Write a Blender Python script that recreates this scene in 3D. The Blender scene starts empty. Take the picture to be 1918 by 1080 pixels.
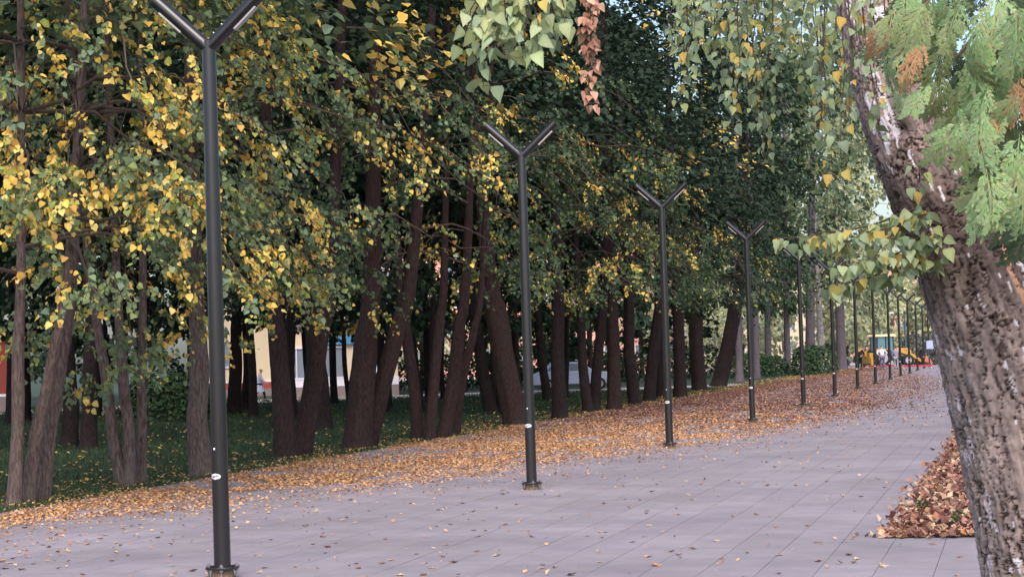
import bpy, bmesh, math, random
import numpy as np
from mathutils import Vector, Matrix
random.seed(7); rng = np.random.default_rng(11)
scene = bpy.context.scene
col = scene.collection

# ------------------------------------------------------------------ camera
FPX, PW, PH = 3700.0, 1918.0, 1080.0
YAW, PITCH, ROLL, CAMZ = 0.24923, 0.03492, -0.03171, 1.752
_f = np.array([-math.sin(YAW)*math.cos(PITCH), math.cos(YAW)*math.cos(PITCH), math.sin(PITCH)])
_r = np.array([math.cos(YAW), math.sin(YAW), 0.0]); _u = np.cross(_r, _f)
CR = _r*math.cos(ROLL)+_u*math.sin(ROLL); CU = _u*math.cos(ROLL)-_r*math.sin(ROLL); CF = _f
cam = bpy.data.objects.new('camera', bpy.data.cameras.new('camera')); col.objects.link(cam)
cam.data.sensor_width = 36.0; cam.data.lens = FPX/PW*36.0
cam.data.clip_start = 0.1; cam.data.clip_end = 2000.0
cam.matrix_world = Matrix(((CR[0], CU[0], -CF[0], 0), (CR[1], CU[1], -CF[1], 0), (CR[2], CU[2], -CF[2], CAMZ), (0, 0, 0, 1)))
scene.camera = cam

# ------------------------------------------------------------------ sky, sun, exposure
SUN_EL, SUN_AZ = math.radians(50), math.radians(163)      # azimuth clockwise from +Y: behind the camera, a little to the right
world = bpy.data.worlds.new('World'); scene.world = world; world.use_nodes = True
wn = world.node_tree.nodes; wn.clear()
wo = wn.new('ShaderNodeOutputWorld'); wb = wn.new('ShaderNodeBackground'); ws = wn.new('ShaderNodeTexSky')
ws.sky_type = 'NISHITA'; ws.sun_disc = False; ws.sun_elevation = SUN_EL; ws.sun_rotation = SUN_AZ
ws.air_density = 1.0; ws.dust_density = 3.0; ws.ozone_density = 1.0
wb.inputs['Strength'].default_value = 0.15
world.node_tree.links.new(ws.outputs[0], wb.inputs[0]); world.node_tree.links.new(wb.outputs[0], wo.inputs[0])
sd = bpy.data.lights.new('sun', 'SUN'); sd.energy = 1.4; sd.angle = math.radians(40); sd.color = (1.0, 0.9, 0.82)
sun = bpy.data.objects.new('sun', sd); col.objects.link(sun)
sun_dir = Vector((math.sin(SUN_AZ)*math.cos(SUN_EL), math.cos(SUN_AZ)*math.cos(SUN_EL), math.sin(SUN_EL)))
sun.rotation_euler = sun_dir.to_track_quat('Z', 'Y').to_euler()
sun.location = (0, -20, 30)
scene.view_settings.view_transform = 'Standard'; scene.view_settings.look = 'None'
scene.view_settings.exposure = 0.85; scene.view_settings.gamma = 1.0
try: scene.cycles.max_bounces = 6; scene.cycles.transparent_max_bounces = 4
except Exception: pass

# ------------------------------------------------------------------ helpers
def ray(x, y): return CF+CR*((x-PW/2)/FPX)-CU*((y-PH/2)/FPX)
def ground(x, y, z=0.0):
    d = ray(x, y); t = (z-CAMZ)/d[2]; return np.array([d[0]*t, d[1]*t, z])
def pt(x, y, Y):
    d = ray(x, y); t = Y/d[1]; return np.array([d[0]*t, Y, CAMZ+d[2]*t])
def project(P):
    d = np.asarray(P, float)-np.array([0, 0, CAMZ]); z = d@CF
    return np.stack([PW/2+FPX*(d@CR)/z, PH/2-FPX*(d@CU)/z, z], -1)
def S(r, g, b): return tuple(((c/255)/12.92 if c/255 < .04045 else ((c/255+.055)/1.055)**2.4) for c in (r, g, b))
def norm(a): return a/np.maximum(np.linalg.norm(a, axis=-1, keepdims=True), 1e-9)

def hash3(i, j, k, s=0):
    n = (i*73856093) ^ (j*19349663) ^ (k*83492791) ^ (s*2654435761)
    n = (n ^ (n >> 13))*1274126177 & 0x7fffffff
    return ((n ^ (n >> 16)) & 0xffff)/65535.0
def vnoise(P, s=0):
    P = np.asarray(P, float); I = np.floor(P).astype(np.int64); f = P-I; f = f*f*(3-2*f); o = 0
    for a in (0, 1):
        for b in (0, 1):
            for c in (0, 1):
                w = (f[:, 0] if a else 1-f[:, 0])*(f[:, 1] if b else 1-f[:, 1])*(f[:, 2] if c else 1-f[:, 2])
                o = o+w*hash3(I[:, 0]+a, I[:, 1]+b, I[:, 2]+c, s)
    return o
def fbm(P, o=4, s=0):
    v = 0; a = .5
    for k in range(o): v = v+a*vnoise(P*2**k, s+k); a *= .5
    return v
def worley(P, s=0):
    I = np.floor(P).astype(np.int64); d1 = np.full(len(P), 9.); d2 = d1.copy(); idv = np.zeros(len(P))
    for a in (-1, 0, 1):
        for b in (-1, 0, 1):
            for c in (-1, 0, 1):
                J = I+np.array([a, b, c]); q = np.stack([hash3(J[:, 0], J[:, 1], J[:, 2], s+t) for t in (1, 2, 3)], -1)+J
                d = np.linalg.norm(q-P, axis=1); m = d < d1
                d2 = np.where(m, d1, np.minimum(d2, d)); d1 = np.where(m, d, d1); idv = np.where(m, hash3(J[:, 0], J[:, 1], J[:, 2], s+4), idv)
    return d1, d2, idv

# ---- materials
MATS = {}
def mat(name, color, rough=0.8, var=0.0, scale=8.0, color2=None, bump=0.0, bscale=40.0, metal=0.0, spec=None, stretch=None, patch=None):
    m = bpy.data.materials.new(name); m.use_nodes = True; nt = m.node_tree; b = nt.nodes['Principled BSDF']
    b.inputs['Roughness'].default_value = rough; b.inputs['Metallic'].default_value = metal
    b.inputs['Base Color'].default_value = (*color, 1)
    if spec is not None: b.inputs['Specular IOR Level'].default_value = spec
    tc = nt.nodes.new('ShaderNodeTexCoord'); mp = nt.nodes.new('ShaderNodeMapping'); nt.links.new(tc.outputs['Object'], mp.inputs[0])
    if stretch: mp.inputs['Scale'].default_value = stretch
    if color2 is not None or var:
        n = nt.nodes.new('ShaderNodeTexNoise'); n.inputs['Scale'].default_value = scale; n.inputs['Detail'].default_value = 6
        n.inputs['Roughness'].default_value = .65; nt.links.new(mp.outputs[0], n.inputs['Vector'])
        r = nt.nodes.new('ShaderNodeValToRGB'); r.color_ramp.elements[0].position = .32; r.color_ramp.elements[1].position = .68
        c2 = color2 if color2 is not None else tuple(c*(1-var) for c in color)
        r.color_ramp.elements[0].color = (*c2, 1); r.color_ramp.elements[1].color = (*color, 1)
        nt.links.new(n.outputs['Fac'], r.inputs[0]); nt.links.new(r.outputs[0], b.inputs['Base Color'])
        if patch is not None:
            n3 = nt.nodes.new('ShaderNodeTexNoise'); n3.inputs['Scale'].default_value = 2.2; n3.inputs['Detail'].default_value = 7; n3.inputs['Roughness'].default_value = .7
            nt.links.new(tc.outputs['Object'], n3.inputs['Vector']); r3 = nt.nodes.new('ShaderNodeValToRGB'); r3.color_ramp.elements[0].position = .5; r3.color_ramp.elements[1].position = .72
            r3.color_ramp.elements[1].color = (.75, .75, .75, 1); nt.links.new(n3.outputs['Fac'], r3.inputs[0])
            mx = nt.nodes.new('ShaderNodeMix'); mx.data_type = 'RGBA'; nt.links.new(r3.outputs[0], mx.inputs[0]); nt.links.new(r.outputs[0], mx.inputs[6]); mx.inputs[7].default_value = (*patch, 1); nt.links.new(mx.outputs[2], b.inputs['Base Color'])
    if bump:
        n2 = nt.nodes.new('ShaderNodeTexNoise'); n2.inputs['Scale'].default_value = bscale; n2.inputs['Detail'].default_value = 5
        nt.links.new(mp.outputs[0], n2.inputs['Vector'])
        bp = nt.nodes.new('ShaderNodeBump'); bp.inputs['Strength'].default_value = bump; bp.inputs['Distance'].default_value = .02
        nt.links.new(n2.outputs['Fac'], bp.inputs['Height']); nt.links.new(bp.outputs[0], b.inputs['Normal'])
    MATS[name] = m; return m
def attr_mat(name, rough=.55, transl=.25, attr='Col', spec=.3):
    m = bpy.data.materials.new(name); m.use_nodes = True; nt = m.node_tree; b = nt.nodes['Principled BSDF']
    a = nt.nodes.new('ShaderNodeAttribute'); a.attribute_name = attr
    nt.links.new(a.outputs['Color'], b.inputs['Base Color']); b.inputs['Roughness'].default_value = rough
    b.inputs['Specular IOR Level'].default_value = spec
    if transl:
        t = nt.nodes.new('ShaderNodeBsdfTranslucent'); nt.links.new(a.outputs['Color'], t.inputs[0])
        mx = nt.nodes.new('ShaderNodeMixShader'); mx.inputs[0].default_value = transl
        nt.links.new(b.outputs[0], mx.inputs[1]); nt.links.new(t.outputs[0], mx.inputs[2])
        nt.links.new(mx.outputs[0], nt.nodes['Material Output'].inputs['Surface'])
    MATS[name] = m; return m
leaf_m = attr_mat('leaf', .6, .2, spec=.18)
litter_m = attr_mat('litter', .85, .1)
grass_m = attr_mat('grass', .7, .2)
bark_attr_m = attr_mat('bark_attr', .9, 0, spec=.15)
black_m = mat('black_paint', (.012, .010, .013), .30, var=.3, scale=5, bump=.02, bscale=200, spec=.75)
steel_m = mat('galvanised', (.34, .33, .34), .45, var=.4, scale=30, metal=.7)
led_m = mat('led_cover', (.42, .39, .38), .35, var=.1)
sticker_m = mat('sticker', (.8, .79, .8), .5)
ink_m = mat('ink', (.12, .1, .16), .6)
conc_m = mat('concrete', (.26, .18, .12), .9, color2=(.12, .08, .05), scale=20, bump=.5)
bark_m = mat('linden_bark', S(80, 61, 59), .9, color2=S(32, 25, 26), scale=14, patch=S(64, 57, 51), bump=1.0, bscale=26, stretch=(3, 3, .6), spec=.15)  # darkened to carry the dimness of the middle of the row
bark_lit_m = mat('linden_bark_lit', S(132, 114, 110), .9, color2=S(62, 50, 48), scale=12, patch=S(112, 108, 96), bump=1.0, bscale=24, stretch=(3, 3, .6), spec=.15)  # lighter copy: the stronger light on the front trunks put into the colour
bark_shaded_m = mat('linden_bark_shaded', S(62, 50, 50), .9, color2=S(26, 22, 24), scale=14, patch=S(60, 56, 52), bump=1.0, bscale=26, stretch=(3, 3, .6), spec=.15)  # shaded copy: the grove's dimness put into the bark colour
bark_grey_m = mat('grey_bark', S(128, 118, 124), .9, color2=S(76, 68, 74), scale=10, bump=.8, bscale=24, stretch=(3, 3, .6), spec=.15)
twig_m = mat('twig_bark', S(92, 76, 66), .85, var=.4, scale=20)

# ---- objects
def tag(o, label=None, cat=None, group=None, kind=None):
    if label: o['label'] = label
    if cat: o['category'] = cat
    if group: o['group'] = group
    if kind: o['kind'] = kind
    return o
def link(o, parent=None):
    col.objects.link(o)
    if parent is not None: o.parent = parent
    return o
def empty(name, loc=(0, 0, 0), rz=0.0):
    o = bpy.data.objects.new(name, None); col.objects.link(o); o.location = loc; o.rotation_euler = (0, 0, rz)
    o.empty_display_size = .2; return o
def mesh_np(name, V, F, m, C=None, smooth=False):
    """V (n,3); F (k,4) or (k,3) int; C (n,3) point colours"""
    V = np.ascontiguousarray(V, np.float32); F = np.ascontiguousarray(F, np.int32); k, s = F.shape
    me = bpy.data.meshes.new(name); me.vertices.add(len(V)); me.vertices.foreach_set('co', V.ravel())
    me.loops.add(k*s); me.loops.foreach_set('vertex_index', F.ravel())
    me.polygons.add(k); me.polygons.foreach_set('loop_start', np.arange(0, k*s, s, dtype=np.int32))
    if smooth is not None: me.polygons.foreach_set('use_smooth', np.full(k, smooth, bool))
    if C is not None:
        a = me.color_attributes.new('Col', 'FLOAT_COLOR', 'POINT')
        a.data.foreach_set('color', np.ascontiguousarray(np.concatenate([C, np.ones((len(C), 1))], 1), np.float32).ravel())
    me.materials.append(m); me.update(calc_edges=True); return me
def obj(name, me, parent=None, loc=None):
    o = bpy.data.objects.new(name, me); link(o, parent)
    if loc is not None: o.location = loc
    return o
class MB:
    def __init__(s): s.v = []; s.f = []
    def add(s, v, f):
        n = len(s.v); s.v += [tuple(map(float, p)) for p in v]; s.f += [tuple(i+n for i in q) for q in f]; return s
    def box(s, c, d, rot=None, taper=1.0):
        h = [x/2 for x in d]; P = []
        for z in (-1, 1):
            t = taper if z > 0 else 1
            P += [Vector((x*h[0]*t, y*h[1]*t, z*h[2])) for x, y in ((-1, -1), (1, -1), (1, 1), (-1, 1))]
        if rot is not None: P = [rot @ p for p in P]
        P = [p+Vector(c) for p in P]
        return s.add(P, [(3, 2, 1, 0), (4, 5, 6, 7), (0, 1, 5, 4), (1, 2, 6, 5), (2, 3, 7, 6), (3, 0, 4, 7)])
    def tube(s, pts, rad, n=8, cap=True):
        V, F = tube_np(np.array(pts, float), np.array(rad, float)*np.ones(len(pts)), n)
        b = len(s.v); s.add(V, F)
        if cap: s.f += [tuple(b+i for i in range(n))[::-1], tuple(b+(len(pts)-1)*n+i for i in range(n))]
        return s
    def prism(s, poly, axis, a, b):
        """poly 2-D points extruded along axis from a to b"""
        def mk(p, t): q = list(p); q.insert(axis, t); return q
        n = len(poly); return s.add([mk(p, a) for p in poly]+[mk(p, b) for p in poly],
            [tuple(range(n))[::-1], tuple(range(n, 2*n))]+[(i, (i+1) % n, n+(i+1) % n, n+i) for i in range(n)])
    def build(s, name, m, parent=None, loc=None, smooth=False, bevel=0.0):
        me = bpy.data.meshes.new(name); me.from_pydata(s.v, [], s.f); me.materials.append(m)
        bm = bmesh.new(); bm.from_mesh(me); bmesh.ops.recalc_face_normals(bm, faces=bm.faces)
        bm.to_mesh(me); bm.free()
        if smooth:
            for p in me.polygons: p.use_smooth = True
            if hasattr(me, 'set_sharp_from_angle'): me.set_sharp_from_angle(angle=math.radians(40))
        o = obj(name, me, parent, loc)
        if bevel:
            b = o.modifiers.new('bevel', 'BEVEL'); b.width = bevel; b.segments = 2; b.limit_method = 'ANGLE'
        return o
def tube_np(P, R, n=8):
    k = len(P); T = np.gradient(P, axis=0); T = norm(T)
    ref = np.array([0, 0, 1.]) if abs(T[0, 2]) < .8 else np.array([1., 0, 0])
    A = norm(np.cross(T, ref)); B = np.cross(T, A)
    a = np.arange(n)*2*math.pi/n
    V = P[:, None]+R[:, None, None]*(np.cos(a)[None, :, None]*A[:, None]+np.sin(a)[None, :, None]*B[:, None])
    i = np.arange(k-1)[:, None]; j = np.arange(n)[None]
    F = np.stack([i*n+j, i*n+(j+1) % n, (i+1)*n+(j+1) % n, (i+1)*n+j], -1).reshape(-1, 4)
    return V.reshape(-1, 3), F
def spline(pts, k):
    pts = np.array(pts, float); n = len(pts); t = np.linspace(0, n-1, k); i = np.clip(t.astype(int), 0, n-2); f = (t-i)[:, None]
    p0 = pts[np.clip(i-1, 0, n-1)]; p1 = pts[i]; p2 = pts[i+1]; p3 = pts[np.clip(i+2, 0, n-1)]
    return .5*((2*p1)+(-p0+p2)*f+(2*p0-5*p1+4*p2-p3)*f*f+(-p0+3*p1-3*p2+p3)*f**3)
def copy_tree(o, parent=None):
    c = o.copy(); col.objects.link(c)
    if parent is not None: c.parent = parent
    for ch in list(o.children): copy_tree(ch, c)
    return c

# ---- leaves
LINDEN = np.array([(0, .0, 0), (-.44, .02, .07), (-.5, .46, .10), (0, 1.08, -.05), (.5, .46, .10), (.44, .02, .07)])
BIRCH = np.array([(0, .0, 0), (-.40, .16, .06), (-.36, .46, .07), (0, 1.08, -.06), (.36, .46, .07), (.40, .16, .06)])
LEAFQ = np.array([(0, 3, 2, 1), (0, 5, 4, 3)])
def leaf_geo(P, A, N, size, C, T=LINDEN):
    A = norm(A); X = norm(np.cross(A, N)); N = np.cross(X, A); n = len(P)
    cup = (0.4+1.4*rng.random(n))[:, None, None]
    V = P[:, None]+size[:, None, None]*(T[None, :, 0:1]*X[:, None]+T[None, :, 1:2]*A[:, None]+cup*T[None, :, 2:3]*N[:, None])
    F = (np.arange(n)[:, None, None]*6+LEAFQ[None]).reshape(-1, 4)
    shade = 1.0+.10*rng.standard_normal((n, 1))
    return V.reshape(-1, 3), F, np.repeat(np.clip(C*shade, .004, .9), 6, 0)
class Foliage:
    def __init__(s): s.P = []; s.A = []; s.N = []; s.Z = []; s.C = []; s.tw = []
    def add(s, P, A, N, Z, C): s.P.append(P); s.A.append(A); s.N.append(N); s.Z.append(Z); s.C.append(C)
    def arrays(s): return [np.concatenate(q) for q in (s.P, s.A, s.N, s.Z, s.C)]
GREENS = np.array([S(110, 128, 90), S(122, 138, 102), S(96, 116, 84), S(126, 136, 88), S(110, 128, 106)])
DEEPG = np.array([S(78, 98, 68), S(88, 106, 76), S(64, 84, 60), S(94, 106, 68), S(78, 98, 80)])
SHADEG = np.array([S(50, 68, 50), S(58, 76, 58), S(44, 60, 46)])  # greens darkened so the leaf colour itself carries the grove's shade
LIMES = np.array([S(150, 158, 78), S(134, 146, 86)])
YELLOWS = np.array([S(230, 194, 96), S(234, 204, 116), S(220, 180, 86), S(208, 188, 112), S(198, 156, 82)])
BROWNS = np.array([S(176, 120, 92), S(160, 104, 76)])
def spray(fo, S0, d, L, n, yel, size=.085, droop=.5, hang=.8, pal=None):
    """a drooping twig with alternate leaves; yel = share of yellow leaves"""
    t = np.linspace(.12, 1, n)+rng.normal(0, .02, n)
    d = d/np.linalg.norm(d); side = np.cross(d, (0, 0, 1.)); side /= max(np.linalg.norm(side), 1e-6)
    P = S0+d*(L*t)[:, None]; P[:, 2] -= droop*L*t*t
    sg = np.where(np.arange(n) % 2, 1., -1.)[:, None]
    A = side*sg*rng.uniform(.3, .9, (n, 1))+np.array([0, 0, -1.])*hang*rng.uniform(.6, 1.3, (n, 1))+d*.45+rng.normal(0, .25, (n, 3))
    N = d*.7+np.array([0, 0, .65])+rng.normal(0, .55, (n, 3))
    Z = size*rng.uniform(.5, 1.25, n)
    P = P+norm(A)*.02+rng.normal(0, .025, (n, 3))
    pal = GREENS if pal is None else pal
    g = pal[rng.integers(0, len(pal), n)]*rng.uniform(.72, 1.12)
    y = rng.random(n)
    C = np.where((y < yel)[:, None], YELLOWS[rng.integers(0, len(YELLOWS), n)],
        np.where((y < yel+.25*min(1, yel*2+.12))[:, None], LIMES[rng.integers(0, 2, n)], g))
    fo.add(P, A, N, Z, C)
    tt = np.linspace(0, 1, 4); Q = S0+d*(L*tt)[:, None]; Q[:, 2] -= droop*L*tt*tt; fo.tw.append(Q)

# ------------------------------------------------------------------ the ground
def sheet(name, poly, z, m, label=None):
    me = bpy.data.meshes.new(name); me.from_pydata([(x, y, z) for x, y in poly], [], [tuple(range(len(poly)))]); me.materials.append(m)
    o = obj(name, me); o['kind'] = 'structure'; return o
lawn_m = mat('lawn_soil', S(54, 72, 48), .95, color2=S(40, 52, 38), scale=.7, bump=.6, bscale=60)
slab_ms = []
for i, c in enumerate([(149, 140, 147), (147, 138, 146), (151, 142, 148), (148, 139, 145)]):
    slab_ms.append(mat('slab_%d' % i, S(*c), .82, color2=tuple(x*.84 for x in S(*c)), scale=2.2, bump=.25, bscale=70))
for m in slab_ms:
    nt = m.node_tree; b = nt.nodes['Principled BSDF']; src = b.inputs['Base Color'].links[0].from_socket
    gp = nt.nodes.new('ShaderNodeNewGeometry'); oi = nt.nodes.new('ShaderNodeObjectInfo'); n1 = nt.nodes.new('ShaderNodeTexNoise'); n1.inputs['Scale'].default_value = .45; n1.inputs['Detail'].default_value = 8; n1.inputs['Roughness'].default_value = .7
    nt.links.new(gp.outputs['Position'], n1.inputs['Vector']); mr = nt.nodes.new('ShaderNodeMapRange'); mr.inputs[1].default_value = .3; mr.inputs[2].default_value = .7; mr.inputs[3].default_value = .72; mr.inputs[4].default_value = 1.12
    nt.links.new(n1.outputs['Fac'], mr.inputs[0]); m2 = nt.nodes.new('ShaderNodeMapRange'); m2.inputs[3].default_value = .97; m2.inputs[4].default_value = 1.03; nt.links.new(oi.outputs['Random'], m2.inputs[0])
    mu = nt.nodes.new('ShaderNodeMath'); mu.operation = 'MULTIPLY'; nt.links.new(mr.outputs[0], mu.inputs[0]); nt.links.new(m2.outputs[0], mu.inputs[1])
    vm = nt.nodes.new('ShaderNodeVectorMath'); vm.operation = 'SCALE'; nt.links.new(src, vm.inputs[0]); nt.links.new(mu.outputs[0], vm.inputs['Scale']); nt.links.new(vm.outputs[0], b.inputs['Base Color'])
joint_m = mat('joint_sand', S(74, 69, 74), .95, var=.3, scale=20)
soil_m = mat('soil', S(70, 54, 44), .95, var=.5, scale=5, bump=.8)
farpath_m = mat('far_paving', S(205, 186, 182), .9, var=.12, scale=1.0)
sheet('ground', [(-900, -200), (700, -200), (700, 1400), (-900, 1400)], -.05, lawn_m)
paving = sheet('paving', [(-12.35, 4), (4, 4), (4, 18.5), (-1.14, 18.5), (-1.14, 166), (-12.35, 166)], -.012, joint_m)
sheet('planting_bed', [(-1.135, 18.52), (4, 18.52), (4, 166), (-1.135, 166)], -.004, soil_m)
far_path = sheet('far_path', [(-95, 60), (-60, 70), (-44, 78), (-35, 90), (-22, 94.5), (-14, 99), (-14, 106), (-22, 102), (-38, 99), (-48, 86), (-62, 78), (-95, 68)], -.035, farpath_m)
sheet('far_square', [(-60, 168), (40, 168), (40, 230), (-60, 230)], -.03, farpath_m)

# paving slabs: the nearest ones in view singly, the others joined
SW, SL, GAP, GY = .455, .91, .005, .0015
cells = []
for i in range(-25, 12):
    x0 = -1.14+i*SW
    if x0+SW < -12.3: continue
    off = (i % 2)*SL/2+((i*37) % 5)*.02
    y = 12.0+off if x0 < -1.2 else 18.5-8*SL
    while y < 165:
        if x0 < -1.2 or y+SL < 18.51: cells.append((x0+SW/2, y+SL/2))
        y += SL
cells = np.array(cells); pj = project(np.c_[cells, np.zeros(len(cells))])
inview = (pj[:, 0] > -60) & (pj[:, 0] < PW+40) & (pj[:, 1] < PH+25) & (pj[:, 2] > 5)
order = np.argsort(np.where(inview, pj[:, 2], 1e6)); single = set(order[:300].tolist())
def slab_mesh(m):
    b = MB(); b.box((0, 0, -.03), (SW-GAP, SL-GY, .06)); me = bpy.data.meshes.new('slab'); me.from_pydata(b.v, [], b.f); me.materials.append(m); return me
slab_me = [slab_mesh(m) for m in slab_ms]
rest_v, rest_f = [], []
for i, (x, y) in enumerate(cells):
    dz = random.uniform(-.0006, .0006)
    if i in single:
        o = obj('slab', slab_me[random.randrange(4)], paving, (x, y, dz)); o.rotation_euler = (random.gauss(0, .0004), random.gauss(0, .0006), 0)
    else:
        rest_v.append((x, y, dz))
RV = np.array(rest_v); bx = np.array([(-1, -1, -.03), (1, -1, -.03), (1, 1, -.03), (-1, 1, -.03), (-1, -1, 0), (1, -1, 0), (1, 1, 0), (-1, 1, 0)])*np.array([(SW-GAP)/2, (SL-GY)/2, 1])
BF = np.array([(4, 5, 6, 7), (0, 1, 5, 4), (1, 2, 6, 5), (2, 3, 7, 6), (3, 0, 4, 7)])
me = mesh_np('slab_field', (RV[:, None]+bx[None]).reshape(-1, 3), (np.arange(len(RV))[:, None, None]*8+BF[None]).reshape(-1, 4), slab_ms[0])
o = obj('slab_field', me, paving); o['kind'] = 'stuff'

# ------------------------------------------------------------------ lamp posts
def make_lamp():
    root = empty('lamp_post')
    H = 4.36; z0 = .09
    MB().tube([(0, 0, z0), (0, 0, z0+1.2), (0, 0, z0+H-.05), (0, 0, z0+H+.03)], [.070, .068, .058, .056], 24).build('pole', black_m, root, smooth=True)
    for s in (-1, 1):
        a = Vector((s*.43, 0, .40)).normalized(); p0 = Vector((0, 0, z0+H-.03)); p1 = p0+a*.64
        arm = MB().tube([p0, p0+a*.635, p1], [.056, .056, .05], 20).build('arm', black_m, root, smooth=True)
        MB().tube([p0+a*.075, p0+a*.083], [.0585, .0585], 20).build('joint_ring', black_m, arm, smooth=True)
        dn = Vector((s*.40, 0, -.43)).normalized(); c = p0+a*.40+dn*.054; R = Matrix((a, (0, 1, 0), dn)).transposed()
        MB().box(c, (.26, .07, .018), R).build('led_panel', led_m, arm, bevel=.004)
        for t in (.12, .22):
            q = p0+a*t-dn*.055; MB().tube([q, q-dn*.014], .009, 6).build('screw', steel_m, arm)
    pl = MB(); n = 24; poly = []
    for i in range(n):
        an = 2*math.pi*i/n; r = .135*(1+.10*abs(math.cos(2*an))**3); poly.append((r*math.cos(an+math.pi/4), r*math.sin(an+math.pi/4)))
    fl = pl.prism(poly, 2, z0-.012, z0+.008).build('base_plate', black_m, root, bevel=.003)
    for i in range(4):
        an = math.pi/2*i+.25; x, y = .115*math.cos(an), .115*math.sin(an)
        MB().tube([(x, y, -.0), (x, y, z0+.034)], .008, 8).tube([(x, y, z0+.0082), (x, y, z0+.024)], .017, 6).tube([(x, y, z0-.03), (x, y, z0-.0125)], .017, 6).build('anchor_bolt', steel_m, fl)
    MB().tube([(0, 0, -.04), (0, 0, .03), (0, 0, z0-.013)], [.105, .098, .088], 14).build('footing', conc_m, root, smooth=True)
    # oval sticker, wrapped round the pole on the camera's side, with a line of small print
    def wrap(name, zc, hw, hh, m, par, r=.0705, a0=-math.pi/2-.32, k=12, rows=7):
        V = []; F = []
        for j in range(rows):
            v = -1+2*j/(rows-1); w = hw*math.sqrt(max(0, 1-v*v)) if name == 'sticker' or name == 'round_mark' else hw
            for i in range(k):
                a = a0+(-1+2*i/(k-1))*w/r; V.append((r*math.cos(a), r*math.sin(a), zc+v*hh))
        for j in range(rows-1):
            for i in range(k-1): F.append((j*k+i, j*k+i+1, (j+1)*k+i+1, (j+1)*k+i))
        return MB().add(V, F).build(name, m, par, smooth=True)
    st = wrap('sticker', z0+.755, .052, .026, sticker_m, root)
    for i in range(5): wrap('print', z0+.757+random.uniform(-.004, .004), .0045, .007+.003*(i % 2), ink_m, st, r=.0712, a0=-math.pi/2-.32+(i-2)*.18, k=3, rows=2)
    wrap('round_mark', z0+.985, .010, .011, sticker_m, root)
    return root
POLES = [(-6.47, 15.37), (-6.3, 25.48), (-6.25, 35.92), (-6.25, 47.69), (-6.29, 59.83), (-6.29, 70.4), (-6.36, 81.61), (-6.31, 91.4),
         (-6.33, 102.48), (-6.37, 112.5), (-6.4, 122.69), (-6.58, 136.3), (-6.69, 148.43), (-6.73, 158.51)]
ORD = ['nearest', 'second', 'third', 'fourth', 'fifth', 'sixth', 'seventh', 'eighth', 'ninth', 'tenth', 'eleventh', 'twelfth', 'thirteenth', 'farthest']
lamp0 = make_lamp()
for i, (x, y) in enumerate(POLES):
    o = lamp0 if i == 0 else copy_tree(lamp0)
    o.location = (x, y, 0); o.rotation_euler = (0, 0, math.radians(random.uniform(-4, 4)+5))
    tag(o, {0: 'nearest black Y-shaped lamp post, its arms cut by the top picture edge', 13: 'farthest black Y-shaped lamp post, beside the leaning birch trunk'}.get(i,
        '%s black Y-shaped lamp post counted from the nearest one' % ORD[i]), 'lamp post', 'Y-shaped lamp posts in a row along the path')

# ------------------------------------------------------------------ lindens
def trunk_mesh(name, pts, rad, m, n=16, k=40, rough=.08, seed=0, flare=.32):
    P = spline(pts, k); R = np.interp(np.linspace(0, 1, k), np.linspace(0, 1, len(rad)), rad)
    h = P[:, 2]-P[0, 2]; R = R*(1+flare*np.exp(-h/.22))
    V, F = tube_np(P, R, n); C = np.repeat(P, n, 0); D = V-C
    a = np.arctan2(D[:, 1], D[:, 0])
    q = np.stack([np.cos(a)*2.2+seed, np.sin(a)*2.2+seed*1.7, V[:, 2]*1.1], -1); nn = fbm(q, 3, seed)-.45
    q2 = np.stack([np.cos(a)*6+seed, np.sin(a)*6, V[:, 2]*2.2], -1); nn2 = np.abs(vnoise(q2, seed+5)-.5)*2
    V = C+D*(1+rough*4*nn+rough*(nn2-.5))[:, None]
    return mesh_np(name, V, F, m, smooth=True)
def limb_pts(S0, az, L, up, droop, wob=.15):
    t = np.linspace(0, 1, 7); d = np.array([math.cos(az), math.sin(az), 0])
    P = S0+d*(L*t)[:, None]; P[:, 2] += L*(up*t-droop*t**2.2)
    P[1:] += rng.normal(0, wob*L*.12, (6, 3))
    return P
nT = 0
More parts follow.
